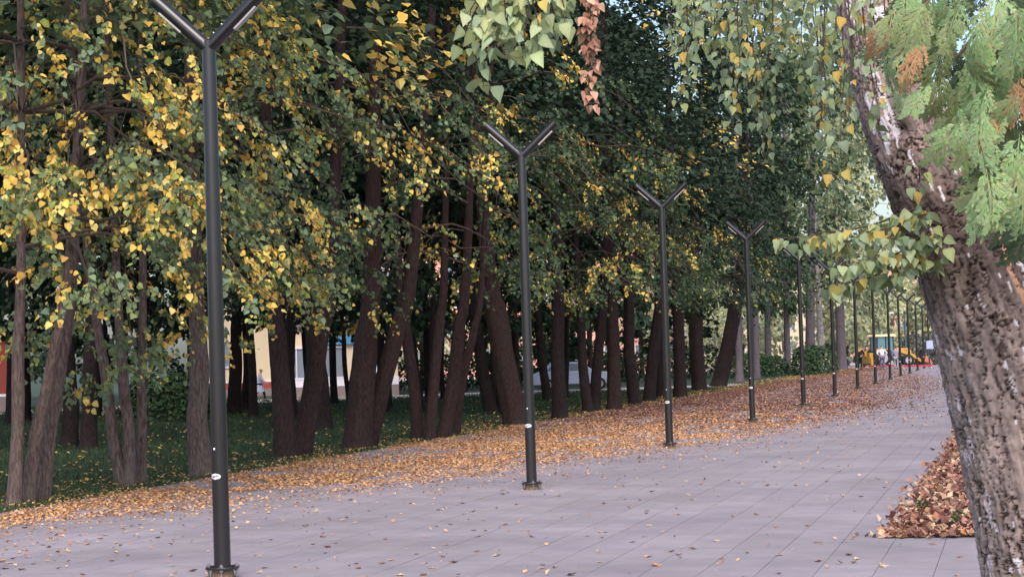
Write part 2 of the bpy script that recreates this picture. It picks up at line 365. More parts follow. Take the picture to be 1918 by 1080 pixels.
def linden(name, stems, label, group, yel=.1, low=2.6, high=7.5, limbs=14, leaf=.082, azc=-.6, azw=1.6, reach=(2.2, 4.2), singles=0, bark=None,
           top=16.0, sprays=5, topleaves=3400, per=15, topsize=(.11, .2), inner=.42, thin=None, pal=None, cpal=None, extra=()):
    """stems: list of (base xyz, second point xyz, base radius)"""
    global nT; nT += 1; bark = bark or bark_m; cpal = cpal if cpal is not None else (SHADEG if pal is DEEPG else pal); pal = GREENS if pal is None else pal; cpal = pal if cpal is None else cpal  # crown greens default darker, painting shade behind the front sprays
    b0 = np.mean([s[0] for s in stems], 0); root = empty(name, tuple(b0))
    tag(root, label, 'tree', group)
    axes = []
    for si, (p0, p1, r) in enumerate(stems):
        p0 = np.array(p0); p1 = np.array(p1); v = p1-p0
        ez = max(4.0, p1[2]+1.5); p2 = p1+v/max(v[2], .3)*(ez-p1[2])*.8; p2[2] = ez
        p3 = p2+v/max(v[2], .3)*.35*(top*.78-ez); p3[2] = top*.78
        mid = p0*.5+p1*.5+np.r_[rng.normal(0, .04, 2), 0]
        pts = np.array([p0-np.array([0, 0, .1]), mid, p1, p2, p3]); rr = [r, r*.9, r*.84, r*.62, r*.22]
        me = trunk_mesh('trunk', pts-b0, rr, bark, n=26 if r > .15 else 20, seed=nT*7+si); obj('trunk', me, root); axes.append(spline(pts, 40))
    fo = Foliage(); br = MB()
    for li in range(limbs):
        ax = axes[rng.integers(len(axes))]
        z = low+.2+(high-low)*((li+rng.random())/limbs); i = min(39, max(1, int(np.searchsorted(ax[:, 2], z)))); S0 = ax[i]
        az = azc+rng.uniform(-azw, azw); L = rng.uniform(*reach)
        P = limb_pts(S0, az, L, rng.uniform(.05, .45), rng.uniform(.35, .75)); P[:, 2] = np.where(P[:, 2] < low, low+(P[:, 2]-low)*.15, P[:, 2]); br.tube(P-b0, np.linspace(.032, .006, 7), 6, cap=False)
        for cl in range(sprays):
            t = inner+(1-inner)*((cl+rng.random())/sprays); f = t*6; k = min(5, int(f)); q0 = P[k]+(P[k+1]-P[k])*(f-k)
            dc = az+rng.choice([-1, 1])*rng.uniform(.1, 1.2); off = rng.uniform(.1, .8)*(1.2-t*.5)
            q0 = q0+np.array([math.cos(dc), math.sin(dc), rng.uniform(-.5, .3)])*off
            u = rng.random(); sy = .03*yel/.2 if u > yel*1.55 else (.88 if u < yel*.95 else .4)
            for w in range(int(rng.integers(3, 6))):
                q = q0+rng.normal(0, .16, 3); dl = dc+rng.normal(0, .5)
                if q[2] < low: q[2] = low+rng.random()*.4
                d = np.array([math.cos(dl), math.sin(dl), rng.uniform(-.5, .1)])
                spray(fo, q, d, rng.uniform(.3, .6), int(per*rng.uniform(.7, 1.3)), float(np.clip(sy*rng.uniform(.4, 1.2), 0, .9)), leaf, rng.uniform(.4, .9), pal=pal)
    for (ex, ey, eY, sy, kk) in extra:                                  # the sprays that reach out farthest over the path
        q0 = pt(ex, ey, eY); src = axes[rng.integers(len(axes))]; j = int(np.argmin(np.abs(src[:, 2]-(q0[2]+.9)))); qs = src[j]
        br.tube(spline([qs, (qs+q0)/2+np.array([rng.normal(0, .25), rng.normal(0, .25), .75]), q0+np.array([0, 0, .12])], 7)-b0, np.linspace(.011, .003, 7), 5, cap=False)
        for w in range(kk):
            dl = math.atan2(q0[1]-qs[1], q0[0]-qs[0])+rng.normal(0, .8)
            spray(fo, q0+rng.normal(0, .13, 3), np.array([math.cos(dl), math.sin(dl), rng.uniform(-.5, .05)]), rng.uniform(.25, .5), int(per*rng.uniform(.7, 1.3)), float(np.clip(sy*rng.uniform(.55, 1.15), 0, .9)), leaf, rng.uniform(.4, .9), pal=pal)
    br.build('branches', twig_m, root, smooth=True) if limbs else None
    if fo.P:
        tw = MB()
        for q in fo.tw[::2]: tw.tube(q-b0, [.006, .005, .004, .003], 3, cap=False)
        tw.build('twigs', twig_m, root)['kind'] = 'stuff'
        P, A, N, Z, C = fo.arrays(); P = P-b0
        if thin is not None:
            keep = thin(P+b0); P, A, N, Z, C = P[keep], A[keep], N[keep], Z[keep], C[keep]
        mask = np.ones(len(P), bool)
        if singles:
            pj = project(P+b0); vis = (pj[:, 0] > 5) & (pj[:, 0] < PW-5) & (pj[:, 1] > 5) & (pj[:, 1] < PH)
            sc = np.where(vis, Z/pj[:, 2]*(1+.0*C[:, 0]), 0); sc = np.where(rng.random(len(P)) < .6, sc, 0)
            idx = np.argsort(-sc)[:singles]; mask[idx] = False
            for i in idx: single_leaf(root, P[i], A[i], N[i], Z[i], C[i])
        V, F, CC = leaf_geo(P[mask], A[mask], N[mask], Z[mask], C[mask])
        o = obj('foliage', mesh_np('foliage', V, F, leaf_m, CC), root); o['kind'] = 'stuff'
    # the crown above: clumps of leaves round the stems' upper ends
    if topleaves:
        c = np.array([axes[0][-12][0], axes[0][-12][1], 0]); nc = max(40, topleaves//32); n = nc*32
        ph = rng.uniform(0, 2*math.pi, nc); zz = rng.uniform(high-.9, top, nc); u = (zz-(high-.9))/(top-high+.9)
        rmax = 3.7*np.sqrt(np.clip(1-(1.35*u-.35)**2, .05, 1)); rr = rmax*np.sqrt(rng.uniform(.25, 1, nc))
        P = np.repeat(np.stack([c[0]+rr*np.cos(ph), c[1]+rr*np.sin(ph), zz], -1), 32, 0)+rng.normal(0, 1, (n, 3))*np.array([.34, .34, .26]); ph = np.repeat(ph, 32)
        A = np.stack([np.cos(ph), np.sin(ph), rng.uniform(-1, .3, n)], -1)+rng.normal(0, .4, (n, 3)); N = np.stack([np.cos(ph)*.4, np.sin(ph)*.4, np.ones(n)], -1)+rng.normal(0, .4, (n, 3))
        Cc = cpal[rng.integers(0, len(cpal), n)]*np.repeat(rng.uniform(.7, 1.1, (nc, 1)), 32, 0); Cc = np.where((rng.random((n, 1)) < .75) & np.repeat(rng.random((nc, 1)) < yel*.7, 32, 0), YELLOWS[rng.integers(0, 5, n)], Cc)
        V, F, CC = leaf_geo(P-b0, A, N, rng.uniform(*topsize, n), Cc)
        o = obj('crown', mesh_np('crown', V, F, leaf_m, CC), root); o['kind'] = 'stuff'
    return root
LEAFLIB = {}
def fine_leaf(C, key, v):
    """one leaf with a folded midrib, a curved blade and a toothed edge"""
    r = random.Random(str(key)+str(v)); w = {'linden': [.0, .40, .52, .42, .20, 0], 'birch': [.0, .36, .42, .28, .12, 0], 'dry': [.0, .40, .46, .38, .2, 0]}[key]; y = [0, .10, .34, .62, .88, 1.1]
    curl = r.uniform(-.35, .15)-(.5 if key == 'dry' else 0); fold = r.uniform(.08, .30)+(.3 if key == 'dry' else 0); side = r.uniform(-.12, .12); V = []; F = []; CC = []
    for i in range(6):
        zz = curl*y[i]**2; t = .04*(-1)**i
        V += [(side*y[i]**2, y[i], zz), (-w[i]*(1+t)+side*y[i]**2, y[i]-.06*(i in (1, 2)), zz+fold*w[i]+r.uniform(-.03, .03)), (w[i]*(1-t)+side*y[i]**2, y[i]-.06*(i in (1, 2)), zz+fold*w[i]+r.uniform(-.03, .03))]
        g = np.array(C); CC += [g*1.08, g*r.uniform(.85, 1.0), g*r.uniform(.85, 1.0)]
    for i in range(5):
        a, b = i*3, i*3+3; F += [(a, b, b+1, a+1), (a, a+2, b+2, b)]
    return mesh_np('leaf', np.array(V), np.array(F), leaf_m, np.clip(np.array(CC), .004, .9), smooth=True)
def single_leaf(root, P, A, N, Z, C, T=LINDEN, key='linden'):
    q = tuple(int(round(c*14)) for c in C); k = (key, q)
    if k not in LEAFLIB: LEAFLIB[k] = [fine_leaf(C, key, v) for v in range(3)]
    A = A/np.linalg.norm(A); X = np.cross(A, N); X /= np.linalg.norm(X); N = np.cross(X, A)
    o = bpy.data.objects.new('leaf', LEAFLIB[k][int(rng.integers(3))]); col.objects.link(o); o.parent = root
    o.matrix_basis = Matrix(((X[0]*Z, A[0]*Z, N[0]*Z, P[0]), (X[1]*Z, A[1]*Z, N[1]*Z, P[1]), (X[2]*Z, A[2]*Z, N[2]*Z, P[2]), (0, 0, 0, 1)))
def stem_px(bx, by, w, tx, ty, Y=None):
    p0 = ground(bx, by); p1 = pt(tx, ty, p0[1]) if Y is None else pt(tx, ty, Y); d = np.hypot(p0[0], p0[1])
    return (p0, p1, w*d/FPX/2)
G1 = 'lindens along the left edge of the path'
FRONT = [
 ([(25, 945, 27, 34, 660)], 'slim single-stemmed linden at the left picture edge, nearest of the row', dict(bark=bark_lit_m, extra=[(20,300,21.5,0.8,4),(60,340,22.1,0.8,4),(100,300,22.7,0.8,4),(130,350,21.5,0.8,4),(60,390,22.1,0.8,4),(100,380,22.7,0.8,4),(20,250,21.5,0.8,4),(150,230,22.1,0.8,4)], yel=0.34, low=2.50, singles=300, limbs=15, leaf=.079)),
 ([(50, 940, 27, 95, 690), (78, 935, 28, 112, 690)], 'linden with two slim stems leaning right, second in the row from the left edge', dict(bark=bark_lit_m, extra=[(180,330,22.5,0.8,4),(220,280,23.1,0.8,4),(250,320,23.7,0.8,4),(280,400,22.5,0.8,4),(300,380,23.1,0.8,4),(230,380,23.7,0.8,4),(330,330,22.5,0.8,4),(310,220,23.1,0.8,4),(350,330,23.7,0.8,4)], yel=0.34, low=2.70, singles=300, limbs=15, leaf=.079)),
 ([(232, 908, 24, 198, 700), (243, 908, 24, 230, 700), (264, 903, 22, 266, 720)], 'linden with three slim stems fanning from one base left of the nearest lamp post', dict(bark=bark_lit_m, extra=[(110,630,26.3,0.08,4),(150,600,26.8,0.08,4),(190,640,26.3,0.08,4),(240,620,26.8,0.08,4),(130,680,26.3,0.08,4),(170,700,26.8,0.08,4),(215,680,26.3,0.08,4),(250,690,26.8,0.08,4),(90,610,26.3,0.08,4),(60,590,26.8,0.08,4),(280,640,26.3,0.08,4),(130,735,26.3,0.9,1),(30,640,25.5,0.6,3),(190,570,26,0.5,3)], yel=0.28, low=3.00, singles=300, limbs=17, leaf=.079)),
 ([(378, 888, 44, 372, 690)], 'thick straight linden trunk just left of the nearest lamp post', dict(bark=bark_lit_m, extra=[(340,640,28.5,0.6,3),(370,600,28.5,0.7,3),(350,560,28.4,0.6,3),(320,650,28.4,0.3,3),(300,600,28.4,0.2,3),(440,600,29,0.5,3),(470,560,29,0.3,3),(440,350,29.5,0.85,2),(470,360,29.5,0.85,2),(500,380,29.5,0.85,2),(530,375,29.5,0.85,2),(560,390,29.5,0.85,2),(585,400,29.5,0.85,2),(500,425,29.5,0.85,2),(530,440,29.5,0.85,2),(560,455,29.5,0.85,2),(590,450,29.5,0.85,2),(470,400,29.5,0.85,2)], yel=0.24, low=2.95, singles=300, limbs=16, leaf=.079)),
 ([(535, 856, 42, 520, 640), (560, 852, 40, 597, 640)], 'stout linden forking low into two trunks right of the nearest lamp post', dict(extra=[(500,580,34,0.25,3),(540,565,34,0.4,3),(590,570,34.5,0.5,3),(620,380,34,0.05,4),(560,250,34,0.05,4),(590,300,34,0.05,4),(600,140,34,0.05,4)], pal=DEEPG, yel=0.10, sprays=4, low=3.20, limbs=13, leaf=.079)),
 ([(668, 838, 54, 686, 640), (684, 836, 38, 745, 610)], 'broad-based linden with a thick limb forking off to the right', dict(extra=[(700,580,38,0.5,3),(680,570,38,0.4,2),(730,560,38,0.2,2)], yel=0.07, sprays=4, low=3.30, limbs=11, pal=DEEPG, leaf=.079)),
 ([(785, 822, 24, 760, 620), (803, 823, 22, 824, 600), (828, 820, 28, 860, 610), (853, 812, 18, 887, 620)], 'linden clump of four slim stems left of the second lamp post', dict(yel=0.08, sprays=4, low=3.30, limbs=11, pal=DEEPG)),
 ([(968, 795, 48, 930, 590)], 'thick linden leaning left, right behind the second lamp post', dict(extra=[(920,440,47,0.55,3),(900,500,47,0.5,3),(880,540,47,0.5,3),(930,380,47,0.4,3),(950,330,47,0.3,3),(960,480,47,0.4,3),(1000,470,47,0.2,3)], yel=0.12, sprays=4, low=3.2, limbs=11, pal=DEEPG)),
 ([(1050, 785, 29, 1045, 560)], 'straight linden first to the right of the second lamp post', dict(bark=bark_shaded_m, extra=[(1180,300,45,0.08,5),(1210,290,45,0.1,5),(1240,305,45,0.05,5),(1230,330,45,0.08,5),(1190,420,46,0.2,4),(1220,440,46,0.15,4),(1160,400,46,0.2,4),(1190,500,46,0.5,3),(1200,540,46,0.6,2),(1110,510,47,0.5,4),(1140,490,47,0.4,4)], yel=0.09, sprays=4, low=3.3, limbs=10, pal=DEEPG)),
 ([(1102, 772, 20, 1088, 600), (1113, 770, 22, 1127, 600)], 'linden with two thin stems in a narrow V between the second and third lamp posts', dict(bark=bark_shaded_m, yel=0.08, sprays=4, low=3.4, limbs=10, pal=DEEPG)),
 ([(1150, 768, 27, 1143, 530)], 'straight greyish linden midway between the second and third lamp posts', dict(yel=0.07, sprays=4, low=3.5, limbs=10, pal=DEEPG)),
 ([(1190, 757, 24, 1178, 560), (1215, 752, 24, 1238, 560)], 'dark linden with two stems just left of the third lamp post', dict(bark=bark_shaded_m, yel=0.05, sprays=4, low=3.4, limbs=10, pal=SHADEG)),
 ([(1275, 745, 25, 1268, 560)], 'dark linden just right of the third lamp post', dict(bark=bark_shaded_m, yel=0.05, low=3.6, limbs=10, pal=SHADEG)),
 ([(1310, 731, 28, 1305, 560)], 'dark linden midway between the third and fourth lamp posts', dict(bark=bark_shaded_m, yel=0.04, low=3.8, limbs=10, pal=SHADEG)),
 ([(1345, 722, 30, 1376, 580)], 'dark linden leaning right, just left of the fourth lamp post', dict(bark=bark_shaded_m, yel=0.03, low=4.0, limbs=10, pal=SHADEG)),
]
for st, lab, kw in FRONT:
    linden('linden_tree', [stem_px(*s) for s in st], lab, G1, **kw)
G2 = 'dark trees standing behind the front row'
BACK = [
 ([(18, 792, 16, 20, 660)], 'thin dark tree by the red house at the left edge'),
 ([(46, 786, 22, 44, 660)], 'dark tree in front of the red house, behind the slim single stem'),
 ([(130, 833, 32, 128, 690)], 'left one of two dark trunks side by side on the lawn'),
 ([(165, 838, 32, 168, 690)], 'right one of two dark trunks side by side on the lawn'),
 ([(437, 772, 26, 442, 620)], 'dark tree showing close behind the nearest lamp post on its right'),
 ([(458, 765, 20, 462, 620)], 'dark tree beside the walking person in pale clothes'),
 ([(603, 804, 40, 588, 640)], 'dark flaring trunk behind the low-forking linden'),
 ([(626, 754, 15, 622, 620)], 'thin dark tree in front of the shop window'),
 ([(718, 771, 18, 712, 620)], 'thin dark tree behind the broad-based linden'),
 ([(922, 773, 26, 894, 620), (943, 772, 26, 925, 620)], 'dark two-stemmed tree left of the second lamp post'),
 ([(1027, 748, 18, 1008, 600)], 'dark tree leaning left behind the straight linden'),
 ([(1240, 742, 26, 1236, 560)], 'dark tree directly behind the third lamp post'),
]
for st, lab in BACK:
    linden('shade_tree', [stem_px(*s) for s in st], lab, G2, yel=.05, pal=SHADEG, bark=bark_shaded_m, low=3.4, limbs=8, sprays=4, per=9, leaf=.15, azc=-1.0, azw=3.1, topleaves=2600, topsize=(.18, .32), inner=.2, reach=(2.4, 4.4))
G3 = 'trees deep in the grove'
spots = []
for iy in range(14):
    for ix in range(10):
        Y = 36+iy*5.6+rng.uniform(-1.2, 1.2); X = -18.2-ix*5.4+rng.uniform(-1.3, 1.3)-(iy % 2)*2.6
        if X < -.60*Y-4: continue
        px = project(np.array([[X, Y, 0.]]))[0]
        if Y > 96+(-18-X)*-.9: continue
        spots.append((X, Y, px[0]))
spots = [s for s in spots if not (520 > s[2] > -20 and (s[1] < 62)) ]
for X, Y, _ in spots:
    r = rng.uniform(.09, .17)
    linden('grove_tree', [((X, Y, 0), (X+rng.normal(0, .15), Y, 3.0), r)], 'dark tree deep in the shaded grove', G3, yel=.02, pal=SHADEG, bark=bark_shaded_m, low=3.0, limbs=6, sprays=3, per=8, leaf=.22, azc=-1, azw=3.1, topleaves=2600, topsize=(.24, .42), inner=.2, top=18, reach=(2.2, 4.0))

# ------------------------------------------------------------------ leaf litter and grass
def litter_edge(Y): return np.interp(Y, [14, 18, 21, 26, 30, 38, 46, 60, 80, 105, 150], [-12.0, -11.6, -11.1, -9.0, -7.9, -6.0, -4.6, -4.0, -4.2, -5.5, -10.5])
TAN = np.array([S(206, 156, 112), S(192, 140, 98), S(212, 170, 128), S(172, 120, 86), S(214, 172, 122)])
RUST = np.array([S(148, 112, 98), S(132, 96, 86), S(166, 128, 110), S(114, 86, 80)])
LITQ = np.array([(-.42, .0, .10), (0, -.55, 0), (.42, .0, .10), (0, .55, .0)])
def litter_geo(P, size, C, tilt=.35):
    n = len(P); a = rng.uniform(0, 2*math.pi, n); N = np.stack([rng.normal(0, tilt, n), rng.normal(0, tilt, n), np.ones(n)], -1); N = norm(N)
    A = norm(np.cross(N, np.stack([np.cos(a), np.sin(a), np.zeros(n)], -1))); X = np.cross(A, N)
    c = rng.uniform(-1.5, 2.5, n)[:, None, None]
    V = P[:, None]+size[:, None, None]*(LITQ[None, :, 0:1]*X[:, None]+LITQ[None, :, 1:2]*A[:, None]+c*LITQ[None, :, 2:3]*N[:, None])
    V[:, :, 2] -= np.minimum(V[:, :, 2].min(1)-P[:, 2]-.001, 0)[:, None]
    F = (np.arange(n)[:, None, None]*4+np.array([(0, 1, 3), (1, 2, 3)])[None]).reshape(-1, 3)
    return V.reshape(-1, 3), F, np.repeat(C*rng.uniform(.7, 1.15, (n, 1)), 4, 0)
n0 = 980000
Y = 14+150*rng.random(n0)**1.35; X = rng.uniform(-14.6, -1.0, n0)
e = litter_edge(Y)+1.6*(fbm(np.c_[X*.55, Y*.35, 0*X], 3, 3)-.45)
d = e-X; patch = fbm(np.c_[X*1.6, Y*.8, 0*X+4], 3, 9)
pr = np.where(d > 0, np.clip(.35+d*.35, 0, 1)*np.clip((patch-.22)*3.2, .12, 1), .16*np.exp(d/.8)+.0025)
pr = np.where((Y > 44) & (X > -10) & (d > 0), pr*np.interp(Y, [44, 60, 72, 100], [.75, .6, .34, .26]), pr)
pr = np.where(X < -12.4, .34*np.clip((patch-.25)*4, .1, 1)*np.exp((X+12.4)/.9), pr)
k = rng.random(n0) < pr; X, Y = X[k], Y[k]; n = len(X)
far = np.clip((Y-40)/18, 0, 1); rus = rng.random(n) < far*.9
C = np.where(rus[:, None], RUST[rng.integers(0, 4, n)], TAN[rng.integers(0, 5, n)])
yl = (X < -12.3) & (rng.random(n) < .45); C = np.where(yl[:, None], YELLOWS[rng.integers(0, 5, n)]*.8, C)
zz = np.where(X < -12.35, .012, .003)+rng.random(n)*.012
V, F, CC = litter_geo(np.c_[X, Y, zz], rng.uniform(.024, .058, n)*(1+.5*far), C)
o = obj('leaf_litter', mesh_np('leaf_litter', V, F, litter_m, CC))
tag(o, 'orange and brown carpet of fallen leaves between path and lawn', 'fallen leaves', kind='stuff')
# leaves scattered over the lawn, pale in the shade
n = 2600; Y = 22+70*rng.random(n); X = -14-rng.random(n)**1.6*(Y*.6-10)
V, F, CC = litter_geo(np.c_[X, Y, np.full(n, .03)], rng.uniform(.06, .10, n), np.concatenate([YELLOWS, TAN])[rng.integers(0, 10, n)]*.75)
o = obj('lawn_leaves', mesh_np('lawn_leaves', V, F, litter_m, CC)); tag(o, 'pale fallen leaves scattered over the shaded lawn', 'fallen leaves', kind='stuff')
# grass
n = 90000; Y = 18+78*rng.random(n)**1.3; X = -12.45-rng.random(n)**1.2*(Y*.62-7)
a = rng.uniform(0, 2*math.pi, n); h = rng.uniform(.03, .085, n); w = .006+.00022*Y
B = np.c_[X, Y, np.full(n, -.05)]; sx = np.c_[np.cos(a)*w, np.sin(a)*w, 0*a]; tip = B+np.c_[rng.normal(0, .03, n), rng.normal(0, .03, n), h+.05]
V = np.stack([B-sx, B+sx, tip], 1).reshape(-1, 3); GC = np.array([S(58, 82, 56), S(68, 90, 60), S(50, 72, 52), S(78, 92, 62)])
o = obj('lawn_grass', mesh_np('lawn_grass', V, np.arange(3*n).reshape(-1, 3), grass_m, np.repeat(GC[rng.integers(0, 4, n)]*rng.uniform(.7, 1.1, (n, 1)), 3, 0)))
tag(o, 'short green grass of the shaded lawn under the trees', 'grass', kind='stuff')

# single dry leaves on the paving
def lobed_leaf(c, seed):
    r = random.Random(seed); n = 15; pts = []
    for i in range(n):
        a = 2*math.pi*i/n; rad = (.52 if i % 3 == 0 else .30)*r.uniform(.8, 1.15); pts.append((rad*math.cos(a), rad*math.sin(a)))
    curl = r.uniform(.25, .75); V = [(0, 0, .02)]+[(x, y, .01+curl*max(0, abs(y)-.08)*.8+r.uniform(0, .10)) for x, y in pts]
    F = [(0, i+1, (i+1) % n+1) for i in range(n)]
    C = np.array([c])*np.array([[r.uniform(.75, 1.15)] for _ in V])
    return mesh_np('fallen_leaf', np.array(V), np.array(F), litter_m, C)
PAVCOL = [S(184, 142, 112), S(162, 122, 100), S(142, 102, 90), S(196, 170, 136), S(122, 94, 86), S(176, 148, 124)]
HEAPCOL = [S(170, 122, 112), S(186, 152, 126), S(142, 94, 90), S(196, 170, 142), S(158, 122, 100), S(120, 88, 80), S(176, 122, 90)]
pav_me = [lobed_leaf(c, i) for i, c in enumerate(PAVCOL*2)]; heap_me = [lobed_leaf(c, 50+i) for i, c in enumerate(HEAPCOL*2)]
cnt = 0
while cnt < 190:
    x, y = random.uniform(-20, 1800), 830+250*random.random()**.8
    g = ground(x, y)
    if g[0] > -1.3 and g[1] > 18.3: continue
    if g[0] < litter_edge(g[1])-.3: continue
    o = obj('fallen_leaf', random.choice(pav_me), None, (g[0], g[1], .002)); s = random.uniform(.05, .115)
    o.scale = (s, s*random.uniform(.6, 1), s*random.uniform(.5, 1.1)); o.rotation_euler = (random.gauss(0, .1), random.gauss(0, .1), random.uniform(0, 6.3))
    tag(o, 'dry brown fallen leaf lying loose on the grey paving', 'leaf', 'loose leaves on the paving'); cnt += 1
def heap_h(X, Y): return .17*np.clip((X+1.25)/.5, 0, 1)*np.clip((Y-18.3)/.5, .12, 1)*(.6+.8*fbm(np.c_[X*2, Y*1.3, 0*X], 3, 21))
n = 12000; X = -1.2+2.6*rng.random(n)**1.1; Y = 18.36+26*rng.random(n)**1.7; X = X+.1*rng.normal(0, 1, n)
X = np.maximum(X, -1.5); Hh = heap_h(X, Y)
V, F, CC = litter_geo(np.c_[X, Y, Hh*rng.uniform(.55, 1, n)+.002], rng.uniform(.05, .10, n), np.array(HEAPCOL)[rng.integers(0, 7, n)], .7)
o = obj('leaf_heap', mesh_np('leaf_heap', V, F, litter_m, CC)); tag(o, 'heap of reddish and tan dry leaves in the bed beside the birch', 'leaf heap', kind='stuff')
for i in range(110):
    x, y = -1.25+1.3*random.random(), 18.25+4.7*random.random()**1.6
    o = obj('fallen_leaf', random.choice(heap_me), None, (x, y, float(heap_h(np.array([x]), np.array([y]))[0])+.004)); s = random.uniform(.075, .125)
    o.scale = (s, s, s*random.uniform(.6, 1.3)); o.rotation_euler = (random.gauss(0, .5), random.gauss(0, .5), random.uniform(0, 6.3))
    tag(o, 'dry curled leaf on top of the leaf heap beside the birch', 'leaf', 'leaves on top of the heap')
weed_m = mat('weed_leaf', S(86, 108, 62), .6, var=.3)
for (wx, wy, lab) in ((1728, 962, 'small green weed at the left side of the leaf heap'), (1792, 985, 'small dark green weed near the front of the leaf heap')):
    g = ground(wx, wy, .08); b = MB()
    root = empty('weed', (g[0], g[1], 0)); tag(root, lab, 'weed')
    MB().tube([(0, 0, -.02), (.01, 0, .10), (.0, .01, .2)], [.004, .003, .002], 5).build('stem', weed_m, root)
    for i in range(16):
        a = i*2.4; z = .07+.009*i; l = random.uniform(.05, .09); dx, dy = math.cos(a), math.sin(a)
        MB().add([(0, 0, z), (dx*l*.5-dy*l*.28, dy*l*.5+dx*l*.28, z+.03), (dx*l, dy*l, z+.01), (dx*l*.5+dy*l*.28, dy*l*.5-dx*l*.28, z+.03)], [(0, 1, 2), (0, 2, 3)]).build('leaf', weed_m, root)

# ------------------------------------------------------------------ the leaning birch in the foreground
BY = 7.0
prof = [(2100, 1600, 370), (2035, 1300, 280), (1982, 1080, 250), (1964, 1000, 246), (1918, 800, 238), (1860, 600, 228), (1803, 450, 196), (1726, 300, 168), (1665, 150, 132), (1630, 0, 120), (1590, -250, 108), (1560, -600, 92), (1570, -1100, 66), (1590, -1700, 34)]
pts = np.array([pt(x, y, BY) for x, y, w in prof]); pts[0, 2] = -.05
rad = np.array([w*BY/FPX/2 for x, y, w in prof])
birch = empty('birch_tree', (pts[0][0], BY, 0)); tag(birch, 'large birch with cracked bark leaning in from the right picture edge', 'tree')
b0 = np.array([pts[0][0], BY, 0])
K, NA = 1400, 220
P = spline(pts, K); R = np.interp(np.linspace(0, len(rad)-1, K), np.arange(len(rad)), rad)
zmask = P[:, 2] < 3.7; P, R = P[zmask], R[zmask]; K = len(P)
V, F = tube_np(P, R, NA); Cn = np.repeat(P, NA, 0); D = norm(V-Cn); a = np.tile(np.arange(NA)*2*math.pi/NA, K); rr = np.repeat(R, NA)
arc = np.concatenate([[0], np.cumsum(np.linalg.norm(np.diff(P, axis=0), axis=1))]); sv = np.repeat(arc, NA)
Q = np.stack([np.cos(a)*rr, np.sin(a)*rr, sv], -1)                     # bark space, metres
wob = np.stack([fbm(Q*11+i*31, 4, i) for i in range(3)], -1)-.47
def groove(f, sd, w, wa): return np.clip(np.abs(vnoise(Q*np.array(f)+wob*wa, sd)-.5)/w, 0, 1)
jit = np.stack([fbm(Q*np.array([75, 75, 45.])+i*17, 3, 200+i) for i in range(3)], -1)-.44; wob = wob+jit*.42
g1 = groove((38, 38, 5.0), 60, .075, 2.4); g2 = groove((66, 66, 11.), 66, .11, 2.2); g3 = groove((30, 30, 24.), 72, .045, 1.5); g4 = groove((17, 17, 2.6), 78, .05, 2.0)
msk = np.clip((fbm(Q*np.array([12, 12, 5.])+3, 3, 81)-.36)*6, 0, 1)
big = fbm(Q*np.array([5, 5, 2.]), 3, 40); grain = fbm(Q*np.array([150, 150, 42.]), 3, 71)-.43; flake = fbm(Q*np.array([70, 70, 16.]), 3, 73)-.43
up = np.clip((V[:, 2]-2.2)/.5, 0, 1); crack = np.minimum(np.minimum(g1, g4), 1-.5*(1-g3)*msk); fine = g2
_, _, cid = worley((Q+wob*np.array([.02, .02, .05]))*np.array([60, 60, 13.]), 3)
disp = (g1**.5-.8)*.009*(1-.4*up)+(g4**.5-.8)*.016*(1-.4*up)+(g2**.6-.7)*.004+(g3-1)*msk*.003+(big-.44)*.035+flake*.012+grain*.010
knot = np.exp(-((np.linalg.norm(V-pt(1690, 240, BY-.16), axis=1)/.035)**2))
disp = disp-.03*knot
V = V+D*disp[:, None]
grey = np.array(S(160, 141, 136)); dark = np.array(S(72, 54, 50)); pale = np.array(S(196, 172, 162)); white = np.array(S(226, 216, 222)); rust = np.array(S(196, 150, 122)); moss = np.array(S(104, 96, 78))
t = fbm(Q*np.array([16, 16, 7.]), 4, 77)[:, None]; t2 = fbm(Q*np.array([40, 40, 18.]), 3, 88)[:, None]
Cc = grey*(1-np.clip((t-.4)*3, 0, 1))+pale*np.clip((t-.4)*3, 0, 1)
Cc = Cc*(.62+.75*t2)*(.80+.26*cid+1.1*flake+.9*grain)[:, None]
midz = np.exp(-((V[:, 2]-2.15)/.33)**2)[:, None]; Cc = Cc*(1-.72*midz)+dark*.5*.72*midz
kk = np.clip((crack-.10)/.45, 0, 1)[:, None]; Cc = dark*(.6+.5*t)*(1-kk)+Cc*kk; Cc = Cc*(.72+.28*np.clip(fine*1.6, 0, 1))[:, None]
lr = vnoise(Q*np.array([26, 26, 1.6])+wob*.8, 101); Cc = np.where(((lr > .83) & (crack > .25))[:, None], rust*(.7+.5*t), Cc)
wf = fbm(Q*np.array([30, 30, 12.])+5, 3, 120); wl = .665-.17*np.clip((V[:, 2]-2.3)/.35, 0, 1)-.02*(V[:, 2] < 1.9)
Cc = np.where((((wf > wl) & (fine > .25) & (crack > .3)) | ((cid > .972) & (flake > -.02) & (crack > .35)))[:, None], white*(.75+.4*t), Cc)
mo = fbm(Q*np.array([5, 5, 4.])+9, 3, 140)[:, None]; Cc = np.where(mo > .6, Cc*.6+moss*.4, Cc)
Cc = np.clip(Cc*(1-.75*knot[:, None]), .01, .9)
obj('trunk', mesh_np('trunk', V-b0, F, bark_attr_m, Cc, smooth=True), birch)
P2 = spline(pts, 400); R2 = np.interp(np.linspace(0, len(rad)-1, 400), np.arange(len(rad)), rad); m2 = P2[:, 2] > 3.6
V, F = tube_np(P2[m2], R2[m2]*1.01, 16); obj('upper_trunk', mesh_np('upper_trunk', V-b0, F, mat('birch_white', S(206, 196, 198), .8, color2=S(70, 58, 56), scale=6, stretch=(1, 1, 3)), smooth=True), birch)

